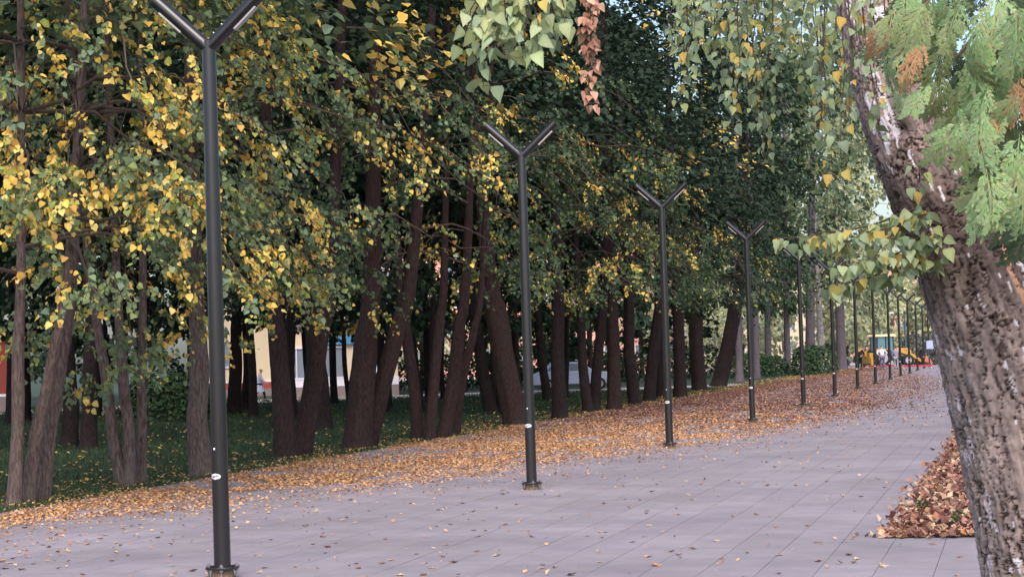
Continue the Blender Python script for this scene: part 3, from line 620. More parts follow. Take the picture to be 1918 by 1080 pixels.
BG = np.array([S(142, 158, 114), S(154, 170, 132), S(130, 150, 116), S(162, 170, 114), S(146, 162, 136)])
BP = np.array([S(182, 194, 150), S(172, 188, 140), S(190, 196, 140), S(166, 184, 148)])
BY_ = np.array([S(214, 178, 96), S(206, 184, 104)])
BBR = np.array([S(206, 160, 138), S(190, 142, 120), S(176, 128, 106), S(214, 172, 150)])
bleaf = []
def hang(P0, P1, n, size, pal, yel=.06, sag=0.0, spread=.03, petiole=.015, up=0.0):
    n = int(n*2.0)
    """a thin twig from P0 to P1 with leaves all along it"""
    P0 = np.array(P0); P1 = np.array(P1); t = np.linspace(0, 1, 7)[:, None]
    Q = P0+(P1-P0)*t; Q[:, 2] -= sag*4*(t*(1-t))[:, 0]; Q[1:-1] += rng.normal(0, .008, (5, 3))
    MB().tube(Q-b0, np.linspace(.0035, .0012, 7), 5, cap=False).build('twig', twig_m, birch, smooth=True)
    for i in range(n):
        f = (i+rng.random()*.8)/n*6; k = min(5, int(f)); p = Q[k]+(Q[k+1]-Q[k])*(f-k)
        o = rng.normal(0, 1, 3); o[2] = -abs(o[2])*.6+up; o /= np.linalg.norm(o); pe = p+o*spread*rng.uniform(.4, 1.2)
        MB_TW.append((p, pe))
        A = np.array([o[0]*.45, o[1]*.45, -1.0])+rng.normal(0, .28, 3); N = np.array([rng.normal(-.15, .75), -1.0, rng.normal(.35, .55)])
        c = pal[rng.integers(len(pal))] if rng.random() > yel else BY_[rng.integers(2)]
        bleaf.append((pe, A, N, size*rng.uniform(.6, 1.2), c*rng.uniform(.85, 1.1), 'dry' if pal is BBR else 'birch'))
MB_TW = []
# the pale cluster hanging nearest, in the middle of the top edge
NY = 6.0
for x0, x1, y1, n in ((885, 893, 150, 9), (905, 920, 95, 11), (925, 905, 165, 7), (940, 945, 105, 13), (960, 965, 100, 13), (985, 985, 110, 12), (1005, 1010, 85, 12), (1030, 1040, 75, 11), (1050, 1062, 55, 8), (900, 872, 60, 7), (1000, 950, 60, 10), (960, 915, 40, 9)):
    dy = rng.uniform(-.12, .12); hang(pt(x0, -70, NY+dy), pt(x1, y1, NY+dy), n, .046, BP, .05, spread=.045)
# the dry brown spray beside it
for x0, x1, y0, y1, n in ((1103, 1100, -60, 90, 26), (1104, 1110, -40, 120, 22), (1103, 1108, 100, 200, 13)):
    hang(pt(x0, y0, NY+.1), pt(x1, y1, NY+.1), n, .030, BBR, 0, spread=.022)
# the green curtain left of the trunk
CY = 8.2
for x0, x1, y1, n in ((1290, 1275, 200, 17), (1310, 1285, 120, 14), (1335, 1318, 90, 12), (1350, 1352, 180, 18), (1362, 1370, 265, 20), (1385, 1380, 200, 18), (1405, 1420, 245, 20), (1425, 1432, 300, 22), (1400, 1395, 130, 12), (1445, 1448, 210, 14), (1470, 1462, 80, 12), (1490, 1486, 60, 10), (1500, 1510, 150, 12), (1520, 1540, 235, 16), (1545, 1550, 265, 16), (1562, 1575, 190, 12), (1270, 1262, 60, 9), (1455, 1440, 130, 12), (1580, 1600, 240, 10), (1330, 1300, 60, 10), (1610, 1618, 310, 8), (1560, 1590, 300, 14), (1530, 1560, 330, 12), (1600, 1625, 200, 12), (1590, 1606, 120, 10)):
    dy = rng.uniform(-.25, .25); hang(pt(x0+rng.uniform(-25, 25), -80, CY+dy+.7), pt(x1+rng.uniform(-25, 25), y1*rng.uniform(.5, .95), CY+dy+.7), n, .035, BG, .14, spread=.05); hang(pt(x0, -80, CY+dy), pt(x1, y1, CY+dy), n, .040, BG, .10, spread=.04)
# the low sprays leaving the trunk to the left
LY = 6.85
for x0, y0, x1, y1, n in ((1735, 385, 1455, 445, 26), (1735, 400, 1520, 440, 20), (1740, 430, 1570, 500, 22), (1745, 440, 1545, 540, 18), (1700, 400, 1620, 480, 16), (1720, 430, 1660, 520, 14), (1740, 420, 1700, 500, 12), (1735, 385, 1640, 400, 14), (1760, 440, 1742, 490, 8), (1722, 300, 1718, 350, 4)):
    dy = rng.uniform(-.12, .05); p0 = pt(x0, y0, LY-.12); hang(p0, pt(x1, y1, LY-.1+dy), n, .042, np.concatenate([BG, BP]), .10, sag=.03, spread=.035)
for x0, x1, y1, n in ((1600, 1612, 150, 9), (1640, 1630, 210, 9), (1660, 1655, 120, 7), (1610, 1640, 260, 10), (1585, 1598, 300, 12), (1570, 1580, 350, 12)):
    hang(pt(x0, -90, 6.55), pt(x1, y1, 6.55), n, .036, BG, .12, spread=.04)
tb = MB()
for p, q in MB_TW: tb.tube(np.array([p, q])-b0, [.0010, .0008], 3, cap=False)
tb.build('leaf_stalks', twig_m, birch)
# limbs above the frame that carry the hanging twigs
for path in ([pt(1580, -330, BY), pt(1480, -300, 7.5), pt(1380, -160, CY), pt(1260, -80, CY)], [pt(1570, -520, BY), pt(1400, -500, 6.8), pt(1150, -260, NY), pt(1000, -90, NY), pt(870, -60, NY)], [pt(1590, -250, BY), pt(1560, -190, 7.8), pt(1540, -90, CY), pt(1600, -75, CY)], [pt(1570, -600, BY), pt(1700, -800, 7.6), pt(1850, -900, 8.4)]):
    q = spline(path, 16); MB().tube(q-b0, np.linspace(.03, .006, 16), 8).build('limb', twig_m, birch, smooth=True)
arr = [np.array([b[i] for b in bleaf]) for i in range(5)]
pj = project(arr[0]); vis = (pj[:, 1] > -4) & (pj[:, 0] < PW); sc = np.where(vis, arr[3]/pj[:, 2], 0); idx = np.argsort(-sc)[:300]; mask = np.ones(len(sc), bool); mask[idx] = False
for i in idx: single_leaf(birch, arr[0][i]-b0, arr[1][i], arr[2][i], arr[3][i], arr[4][i], BIRCH, bleaf[i][5])
n = 900; ph = rng.uniform(0, 2*math.pi, n); rr = 2.2*np.sqrt(rng.random(n)); c = pts[-2]
Pt = np.stack([c[0]+rr*np.cos(ph)+.4, c[1]+rr*np.sin(ph)+.6, rng.uniform(4.4, 7.5, n)], -1)
PP = np.concatenate([arr[0][mask], Pt]); AA = np.concatenate([arr[1][mask], rng.normal(0, .4, (n, 3))-np.array([0, 0, 1.])]); NN = np.concatenate([arr[2][mask], rng.normal(0, .8, (n, 3))+np.array([0, 0, .6])])
ZZ = np.concatenate([arr[3][mask], rng.uniform(.04, .07, n)]); CL = np.concatenate([arr[4][mask], BG[rng.integers(0, 5, n)]])
V, F, CC = leaf_geo(PP-b0, AA, NN, ZZ, CL, BIRCH); o = obj('foliage', mesh_np('foliage', V, F, leaf_m, CC), birch); o['kind'] = 'stuff'

# ------------------------------------------------------------------ thuja at the right edge
def frond_mesh(c1, c2, seed):
    r = random.Random(seed); V = []; F = []; C = []
    def blade(p, d, l, w, c):
        nx, ny = -d[1], d[0]; b = len(V); z = r.uniform(-.004, .004)
        V.extend([(p[0], p[1], 0), (p[0]+d[0]*l*.55+nx*w, p[1]+d[1]*l*.55+ny*w, z), (p[0]+d[0]*l, p[1]+d[1]*l, z*2), (p[0]+d[0]*l*.55-nx*w, p[1]+d[1]*l*.55-ny*w, z)])
        F.append((b, b+1, b+2, b+3)); C.extend([c]*4)
    def mixc(): t = r.random(); return [(a*t+b*(1-t))*r.uniform(.85, 1.12) for a, b in zip(c1, c2)]
    blade((0, 0), (0, 1), 1.0, .022, mixc())
    for i in range(7):
        y = .08+.74*i/6
        for s in (-1, 1):
            l = (.50*(1-y)**.7+.12)*r.uniform(.7, 1.15); a = math.radians(r.uniform(26, 44)); d = (s*math.sin(a), math.cos(a)); p = (0, y+.05*s)
            blade(p, d, l, .027, mixc()); m = max(2, int(l/.075))
            for k in range(1, m+1):
                q = (p[0]+d[0]*l*k/(m+1), p[1]+d[1]*l*k/(m+1)); s2 = 1 if k % 2 else -1
                for s2 in ((1, -1) if r.random() < .6 else (s2,)):
                    a2 = math.atan2(d[0], d[1])+s2*math.radians(32); blade(q, (math.sin(a2), math.cos(a2)), (.13-.05*k/(m+1))*r.uniform(.8, 1.3), .024, mixc())
    V = np.array(V); tw_ = r.uniform(-.5, .5); V[:, 2] += -r.uniform(.1, .55)*V[:, 1]**2-r.uniform(0, .5)*V[:, 0]**2+tw_*V[:, 0]*V[:, 1]; V[:, 0] += r.uniform(-.25, .25)*V[:, 1]**2
    return mesh_np('frond', V, np.array(F), leaf_m, np.array(C))
fronds_g = [frond_mesh(S(174, 194, 140), S(150, 178, 126), i) for i in range(9)]
fronds_o = [frond_mesh(S(164, 172, 122), S(140, 154, 110), 10+i) for i in range(7)]
fronds_b = [frond_mesh(S(192, 150, 112), S(172, 132, 98), 20+i) for i in range(2)]
fronds_shaded = [frond_mesh(S(92, 108, 80), S(76, 92, 72), 30+i) for i in range(2)]  # darker copies for the rear, painting in the depth shade between sprays
TY = 5.6; tb0 = np.array([1.05, 6.3, 0.0])
thuja = empty('thuja_tree', tuple(tb0)); tag(thuja, 'thuja with flat green scaly sprays hanging in from the upper right corner', 'tree')
obj('trunk', trunk_mesh('trunk', np.array([(0, 0, -.05), (.02, 0, 1.5), (0, .05, 3.2), (-.05, 0, 5.0)]), [.11, .09, .07, .03], bark_m, seed=3), thuja)
def put_frond(x, y, Yd, size, lib, rollv=None, tip=None):
    p = pt(x, y, Yd); o = bpy.data.objects.new('spray', random.choice(lib)); col.objects.link(o); o.parent = thuja
    A = np.array([random.gauss(-.30, .35), random.gauss(-.1, .2), -1.0]) if tip is None else np.array(tip, float); A /= np.linalg.norm(A)
    N = np.array([random.gauss(-.2, .45), -1.0, random.gauss(.4, .3)]); X = np.cross(A, N); X /= np.linalg.norm(X); N = np.cross(X, A); q = p-tb0
    o.matrix_basis = Matrix(((X[0]*size, A[0]*size, N[0]*size, q[0]), (X[1]*size, A[1]*size, N[1]*size, q[1]), (X[2]*size, A[2]*size, N[2]*size, q[2]), (0, 0, 0, 1)))
G, O, B_, Dk = fronds_g, fronds_o, fronds_b, fronds_shaded
for x, y, s, lib in ((1800, 15, .13, G), (1762, 25, .09, G), (1835, 40, .14, G), (1870, -5, .16, G), (1905, 20, .17, G), (1885, 60, .12, B_), (1850, 70, .15, G), (1840, 100, .16, G), (1875, 110, .14, G),
    (1900, 130, .16, O), (1855, 130, .15, G), (1830, 60, .08, B_), (1690, 85, .12, O), (1665, 110, .11, G), (1690, 150, .10, G), (1720, 135, .09, B_), (1745, 60, .12, O), (1725, 20, .13, O), (1700, -10, .13, G),
    (1770, 100, .12, O), (1760, 150, .12, O), (1790, 180, .11, O), (1745, 170, .10, G), (1760, 195, .08, B_), (1795, 210, .15, G), (1815, 195, .16, G), (1835, 225, .14, G), (1862, 240, .08, B_), (1800, 240, .13, G),
    (1890, 230, .15, G), (1910, 260, .16, G), (1905, 190, .12, O), (1860, 290, .17, O), (1885, 300, .16, O), (1845, 320, .15, G), (1855, 340, .16, G), (1880, 360, .13, G), (1870, 330, .16, O), (1905, 340, .15, O), (1912, 380, .12, G),
    (1840, 260, .13, O), (1735, 100, .10, B_), (1780, 55, .10, O), (1810, 130, .10, O), (1910, 80, .16, G), (1915, 160, .12, B_), (1655, 60, .09, B_), (1740, -15, .12, O), (1790, -20, .14, G), (1680, 30, .10, O), (1895, 200, .09, B_), (1850, 180, .12, G)):
    put_frond(x+random.uniform(-6, 6), y-20+random.uniform(-8, 8), TY+random.uniform(-.15, .2), s*1.12, lib)
for i in range(130):
    x = random.uniform(1690, 1990); y = random.uniform(-80, 420)
    if y > 120 and x < 1790+(y-120)*.25: continue
    put_frond(x, y, TY+random.uniform(.2, .65), random.uniform(.10, .17), random.choice([O, Dk, Dk, Dk]))
for i in range(60):
    put_frond(random.uniform(1915, 2150), random.uniform(-100, 430), TY+random.uniform(.3, 1.0), random.uniform(.12, .2), random.choice([Dk, Dk, O]))
for (x, y, x2, y2) in ((2150, -180, 1700, 30), (2150, -80, 1780, 120), (2200, 40, 1800, 200), (2200, 160, 1830, 280), (2180, -260, 1880, -60), (2200, 200, 1880, 330)):
    q = spline([tb0+np.array([0, 0, pt(x, y, 6.3)[2]]), pt((x+x2)/2, (y+y2)/2-40, TY+.35), pt(x2, y2, TY+.25)], 10); MB().tube(q-tb0, np.linspace(.014, .004, 10), 6).build('branch', twig_m, thuja, smooth=True)

# ------------------------------------------------------------------ far trees, hedges
def far_tree(name, X, Y, h, r, pal, label, group=None, low=2.5, n=2200, leaf=.22, trunk_r=.16, bark=None, lean=0.0, weep=.6, cz=None):
    root = empty(name, (X, Y, 0)); tag(root, label, 'tree', group)
    pts = np.array([(0, 0, -.1), (lean*.2, 0, h*.25), (lean*.6, 0, h*.55), (lean, 0, h*.92)])
    obj('trunk', trunk_mesh('trunk', pts, [trunk_r, trunk_r*.85, trunk_r*.55, trunk_r*.15], bark or bark_grey_m, n=12, k=24, seed=int(abs(X*7+Y))), root)
    br = MB(); nc = max(30, n//34); P = []; C = []
    for i in range(nc):
        u = rng.random()**.8; z = low+(h-low)*u; rm = r*math.sqrt(max(.08, 1-(1.25*u-.35)**2)); a = rng.uniform(0, 2*math.pi); q = rm*math.sqrt(rng.uniform(.12, 1))
        c = np.array([lean*z/h+q*math.cos(a), q*math.sin(a), z])
        if i % 5 == 0: br.tube([(lean*z/h, 0, max(low*.6, z-q*.5)), c*np.array([.6, .6, 1])+np.array([0, 0, .1]), c], [.04, .025, .01], 5, cap=False)
        k = n//nc; s = rng.uniform(.35, .75)
        p = c+rng.normal(0, 1, (k, 3))*np.array([s*.6, s*.6, s*(.35+weep)])
        P.append(p); C.append(pal[rng.integers(len(pal), size=k)]*rng.uniform(.72, 1.15))
    P = np.concatenate(P); C = np.concatenate(C); P[:, 2] = np.maximum(P[:, 2], low*.7); m = len(P)
    A = np.stack([P[:, 0], P[:, 1], -np.ones(m)*2*r*weep], -1)+rng.normal(0, r*.5, (m, 3)); N = rng.normal(0, .6, (m, 3))+np.stack([P[:, 0]/r, P[:, 1]/r, np.ones(m)*.7], -1)
    V, F, CC = leaf_geo(P, A, N, leaf*rng.uniform(.6, 1.2, m), C)
    o = obj('crown', mesh_np('crown', V, F, leaf_m, CC), root); o['kind'] = 'stuff'; br.build('branches', twig_m, root)
    return root
PALE = np.array([S(172, 180, 140), S(184, 186, 142), S(158, 172, 138), S(192, 188, 146), S(166, 178, 150)])  # paled further to put the overexposed far light into the leaf colour
MIDG = np.array([S(92, 112, 82), S(104, 122, 90), S(82, 102, 78), S(116, 124, 84)])
GF = 'tall trees standing past the end of the linden row'
for bx, by, w, h, r, n, lab, pal, lean in (
    (1385, 712, 15, 22, 4.2, 3000, 'tall tree right behind the fourth lamp post', SHADEG, .5), (1418, 706, 14, 22, 4.0, 2600, 'thin dark trunk right of the fourth lamp post', SHADEG, 0),
    (1440, 703, 13, 20, 3.8, 2400, 'thin dark trunk between the fourth and fifth lamp posts', DEEPG, .3), (1476, 701, 13, 23, 4.2, 2800, 'pale grey trunk just left of the fifth lamp post', MIDG, .4),
    (1518, 697, 19, 24, 4.6, 3000, 'broad pale lilac-grey trunk right of the fifth lamp post above the hedge', MIDG, 1.0), (1540, 694, 13, 22, 4.0, 2400, 'slim white birch trunk between the fifth and sixth lamp posts', PALE, -.3),
    (1577, 692, 19, 23, 4.4, 2800, 'dark ragged trunk right of the sixth lamp post', np.concatenate([MIDG, PALE]), 0)):
    g = ground(bx, by); d = np.hypot(g[0], g[1])
    far_tree('tall_tree', g[0], g[1], h, r, pal, lab, GF, low=4.6, n=n, leaf=.30, trunk_r=w*d/FPX/2, bark=MATS.get('birch_white') if 'birch' in lab else bark_grey_m, lean=lean, weep=.5)
GB = 'pale trees closing the far end of the path'
for i, (X, Y, h, r) in enumerate(((-26, 190, 24, 5), (-20.5, 180, 28, 5.4), (-16.5, 172, 31, 5), (-13.2, 178, 24, 3.6), (-15.5, 188, 11, 3.4), (-11, 205, 8.5, 3.2), (-7, 192, 9, 3.2), (-2.5, 198, 12, 4), (3, 190, 15, 4.5), (9, 196, 18, 5), (-33, 200, 22, 5.5), (-17.5, 214, 13, 4.2), (-29, 215, 20, 5), (0.5, 216, 13, 4.5))):
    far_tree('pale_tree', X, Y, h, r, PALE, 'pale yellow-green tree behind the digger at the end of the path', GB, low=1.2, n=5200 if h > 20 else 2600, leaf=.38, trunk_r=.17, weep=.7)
for i in range(8):
    far_tree('unseen_tree', 5.6+rng.uniform(-.4, .8), 27+i*12.5+rng.uniform(-2, 2), rng.uniform(13, 16), 3.4, DEEPG, 'unseen green tree added in the bed right of the path to block skylight', 'unseen trees added right of the path to block skylight', low=2.6, n=1800, leaf=.26, trunk_r=.15, bark=bark_m, weep=.4)  # unseen row added to cut the skylight from the right
GL = 'pale bushy trees beyond the lawn'
for i, (px_, Y, h, r, lo) in enumerate(((640, 128, 5, 2.5, .5), (820, 150, 5.5, 2.8, .4), (930, 150, 5, 2.6, .4), (1030, 160, 6, 2.8, .4), (1090, 165, 6, 2.6, .4), (1180, 170, 7, 3, .4), (1260, 175, 7, 3, .4), (1340, 180, 7, 3, .4), (1420, 186, 8, 3.2, .4), (740, 170, 6, 3, .5), (540, 140, 7, 3, .5))):
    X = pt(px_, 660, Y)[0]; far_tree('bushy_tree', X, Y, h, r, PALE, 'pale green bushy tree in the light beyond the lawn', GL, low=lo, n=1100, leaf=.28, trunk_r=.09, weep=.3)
GS = 'dark trees closing the grove behind the far path'
for i in range(17):
    px_ = -60+i*84+rng.uniform(-20, 20); Y_ = rng.uniform(98, 124)+max(0, i-12)*6; X_ = pt(px_, 640, Y_)[0]
    far_tree('dark_tree', X_, Y_, rng.uniform(17, 21), rng.uniform(4.6, 5.6), SHADEG, 'dark leafy tree closing the grove behind the far path', GS, low=rng.uniform(2.4, 3.4) if 380 < px_ < 1100 else 1.6, n=3000, leaf=.42, trunk_r=.17, bark=bark_shaded_m, weep=.2)
def bush(name, X, Y, w, h, pal, label, n=1500, leaf=.079, dp=None, group=None):
    root = empty(name, (X, Y, 0)); tag(root, label, 'bush', group); dp = dp or w*.6
    a = rng.uniform(0, 2*math.pi, n); z = rng.random(n)**.8; k = np.sqrt(np.clip(1-(z*1.05-.1)**4, .1, 1))*(.75+.35*fbm(np.c_[np.cos(a)*2+X, np.sin(a)*2, z*3], 3, 5))*rng.uniform(.75, 1.02, n)
    P = np.c_[np.cos(a)*k*w/2, np.sin(a)*k*dp/2, z*h*(.85+.3*vnoise(np.c_[np.cos(a)*3, np.sin(a)*3+X, 0*a], 8))+.03]
    N = np.c_[np.cos(a), np.sin(a), z*1.2]+rng.normal(0, .4, (n, 3)); A = rng.normal(0, .6, (n, 3))+np.c_[np.cos(a)*.5, np.sin(a)*.5, -np.ones(n)*.4]
    V, F, CC = leaf_geo(P, A, N, leaf*rng.uniform(.7, 1.3, n), pal[rng.integers(len(pal), size=n)]*rng.uniform(.7, 1.1, (n, 1)))
    o = obj('foliage', mesh_np('foliage', V, F, leaf_m, CC), root); o['kind'] = 'stuff'
    st = MB()
    for i in range(6):
        q = rng.normal(0, .22, 2)*w; st.tube([(q[0]*.3, q[1]*.3, -.05), (q[0], q[1]*.6, h*.75)], [.025, .008], 5, cap=False)
    st.build('stems', twig_m, root); return root
DARKG = np.array([S(70, 96, 66), S(82, 106, 72), S(62, 86, 64)])
for bx, by, w, h, lab in ((1405, 706, 3.2, 1.5, 'dark low bush between the fourth and fifth lamp posts'), (1512, 703, 2.2, 1.7, 'rounded green bush just right of the fifth lamp post'), (1537, 700, 2.6, 1.8, 'rounded green bush midway between the fifth and sixth lamp posts'),
    (1448, 703, 2.4, 1.2, 'dark low bush just left of the pale grey trunk'), (312, 786, 3.2, 1.5, 'green bush behind the three-stemmed linden'), (350, 778, 2.4, 1.3, 'green bush showing left of the thick straight linden')):
    g = ground(bx, by); bush('bush', g[0], g[1], w, h, DARKG, lab, leaf=.13)
for i in range(11):
    g = ground(690+i*58, 738-i*2.6); bush('hedge_bush', g[0], g[1]+9, 3.6, rng.uniform(1.5, 2.3), SHADEG, 'dark clipped bush in the hedge beyond the lawn', n=800, leaf=.16, group='hedge beyond the lawn')

# ------------------------------------------------------------------ far buildings
cream_m = mat('cream_wall', S(226, 208, 178), .9, var=.08, scale=.6); redp_m = mat('red_plinth', S(168, 72, 70), .85, var=.2); greyp_m = mat('grey_base', S(138, 126, 126), .9, var=.2)
white_m = mat('white_frame', S(226, 226, 236), .6); bluesign_m = mat('blue_sign', S(86, 160, 206), .6, var=.3, scale=3); glass_m = mat('window_glass', S(128, 138, 150), .12, spec=.6)
orange_m = mat('orange_post', S(196, 92, 62), .7); pink_m = mat('pink_wall', S(232, 168, 152), .9, var=.07, scale=.3); rbrick_m = mat('red_wall', S(146, 70, 60), .9, var=.15, scale=1.2); roof_m = mat('grey_roof', S(110, 104, 108), .8)
def facing(p): return math.atan2(-p[0], p[1])          # local +x runs to the right, local -y looks at the camera
def house(name, p, W, D, H, wall, label, base=None, wins=(), rz=None, winm=None, frame=.08, roof=True):
    root = empty(name, (p[0], p[1], 0), facing(p) if rz is None else rz); tag(root, label, 'building')
    MB().box((0, D/2, H/2-.05), (W, D, H+.1)).build('wall', wall, root)
    z = 0
    for nm, m, z0, z1 in base or (): MB().box((0, -.03, (z0+z1)/2), (W+.06, .06, z1-z0)).build(nm, m, root)
    for (x, z, w, h) in wins:
        f = MB()
        for sx in (-1, 1): f.box((x+sx*(w/2), -.04, z+h/2), (frame, .10, h+frame))
        f.box((x, -.04, z), (w-frame, .10, frame)).box((x, -.04, z+h), (w-frame, .10, frame)).box((x, -.03, z+h/2), (frame*.6, .06, h-frame))
        fo = f.build('window', white_m, root); MB().box((x, -.008, z+h/2), (w-frame*.5, .02, h-frame*.5)).build('pane', winm or glass_m, fo)
    if roof: MB().box((0, D/2, H+.15), (W+.5, D+.5, .2)).build('roof', roof_m, root)
    return root
g = ground(492, 741); house('cream_building', g, 6.4, 8, 5.5, cream_m, 'cream building with a red and grey plinth behind the walking person', [('grey_base', greyp_m, 0, .42), ('red_plinth', redp_m, .421, .80), ('ledge', white_m, .801, .87)], [(-2.2, 1.7, 1.2, 1.5), (2.2, 1.7, 1.2, 1.5)])
g = ground(636, 742); sh = house('shop_pavilion', g, 6.2, 5, 3.6, cream_m, 'small shop with white window frames and a blue sign behind the forked lindens', [('stone_base', greyp_m, 0, .55), ('white_sill', white_m, .551, 1.0)], [(-2.2, 1.0, 1.2, 1.6), (-.3, 1.0, 1.2, 1.6), (1.4, 1.0, 1.2, 1.6)])
MB().box((.5, -.12, 3.0), (3.2, .2, .55)).build('sign', bluesign_m, sh, bevel=.03); MB().box((-1.25, -.14, 1.5), (.22, .16, 2.4)).build('post', orange_m, sh)
g = ground(-160, 777); house('red_house', g, 9, 6, 3.4, rbrick_m, 'low red house with a white ledge at the far left edge', [('grey_base', greyp_m, 0, .7), ('ledge', white_m, .701, .82)], [(-2, 1.3, 1.2, 1.3), (1.0, 1.3, 1.2, 1.3)])
def flats(name, p, W, H, cols, rows, label, m, rz=None):
    wins = [(-W/2+W*(i+.5)/cols, 1.2+j*(H-1)/rows, W/cols*.42, 1.5) for i in range(cols) for j in range(rows)]
    return house(name, p, W, 12, H, m, label, (), wins, rz)
flats('apartment_building', pt(880, 640, 200), 46, 13, 14, 4, 'pink apartment block glimpsed through the linden trunks', pink_m)
flats('apartment_building', pt(1690, 640, 330), 30, 14.5, 9, 5, 'pinkish-red apartment block above the far lamp posts beside the birch', mat('salmon_wall', S(222, 164, 152), .9, var=.08))
flats('apartment_building', pt(1290, 640, 240), 34, 10, 11, 3, 'pale cream apartment block glimpsed behind the fourth lamp post', cream_m)

# parked cars beyond the lawn
tyre_m = mat('tyre', (.02, .02, .02), .9); rim_m = mat('rim', (.4, .4, .42), .4, metal=.6); red_m = mat('red_lamp', (.5, .02, .02), .3)
def car(p, rz, c, label):
    root = empty('parked_car', (p[0], p[1], 0), rz); tag(root, label, 'car', 'cars parked beyond the lawn'); m = mat('car_paint', c, .3, spec=.6)
    MB().prism([(-2.1, .32), (2.1, .32), (2.15, .7), (1.95, .86), (1.0, .95), (-1.75, 1.0), (-2.12, .85)], 1, -.85, .85).build('body', m, root, bevel=.05)
    MB().prism([(-1.65, .98), (1.05, .93), (.35, 1.42), (-1.15, 1.44)], 1, -.72, .72).build('cabin', m, root, bevel=.05)
    for s in (-1, 1):
        MB().prism([(-1.35, 1.02), (-.28, 1.0), (-.28, 1.36), (-1.05, 1.37)], 1, s*.715, s*.735).build('side_window', glass_m, root)
        MB().prism([(-.2, 1.0), (.78, .98), (.28, 1.34), (-.2, 1.36)], 1, s*.715, s*.735).build('side_window', glass_m, root)
        for x in (-1.3, 1.3):
            w = MB().tube([(x, s*.68, .31), (x, s*.88, .31)], .31, 18).build('wheel', tyre_m, root); MB().tube([(x, s*.875, .31), (x, s*.892, .31)], .19, 14).build('rim', rim_m, w)
        MB().box((2.08, s*.6, .72), (.12, .36, .14)).build('headlight', white_m, root); MB().box((-2.08, s*.66, .80), (.1, .26, .16)).build('tail_lamp', red_m, root)
for x, y, c, lab in ((1068, 731, S(186, 196, 216), 'pale silver parked car glimpsed between trunks right of the second lamp post'),):
    g = ground(x, y); car((g[0], g[1]+1.0), .2, c, lab)

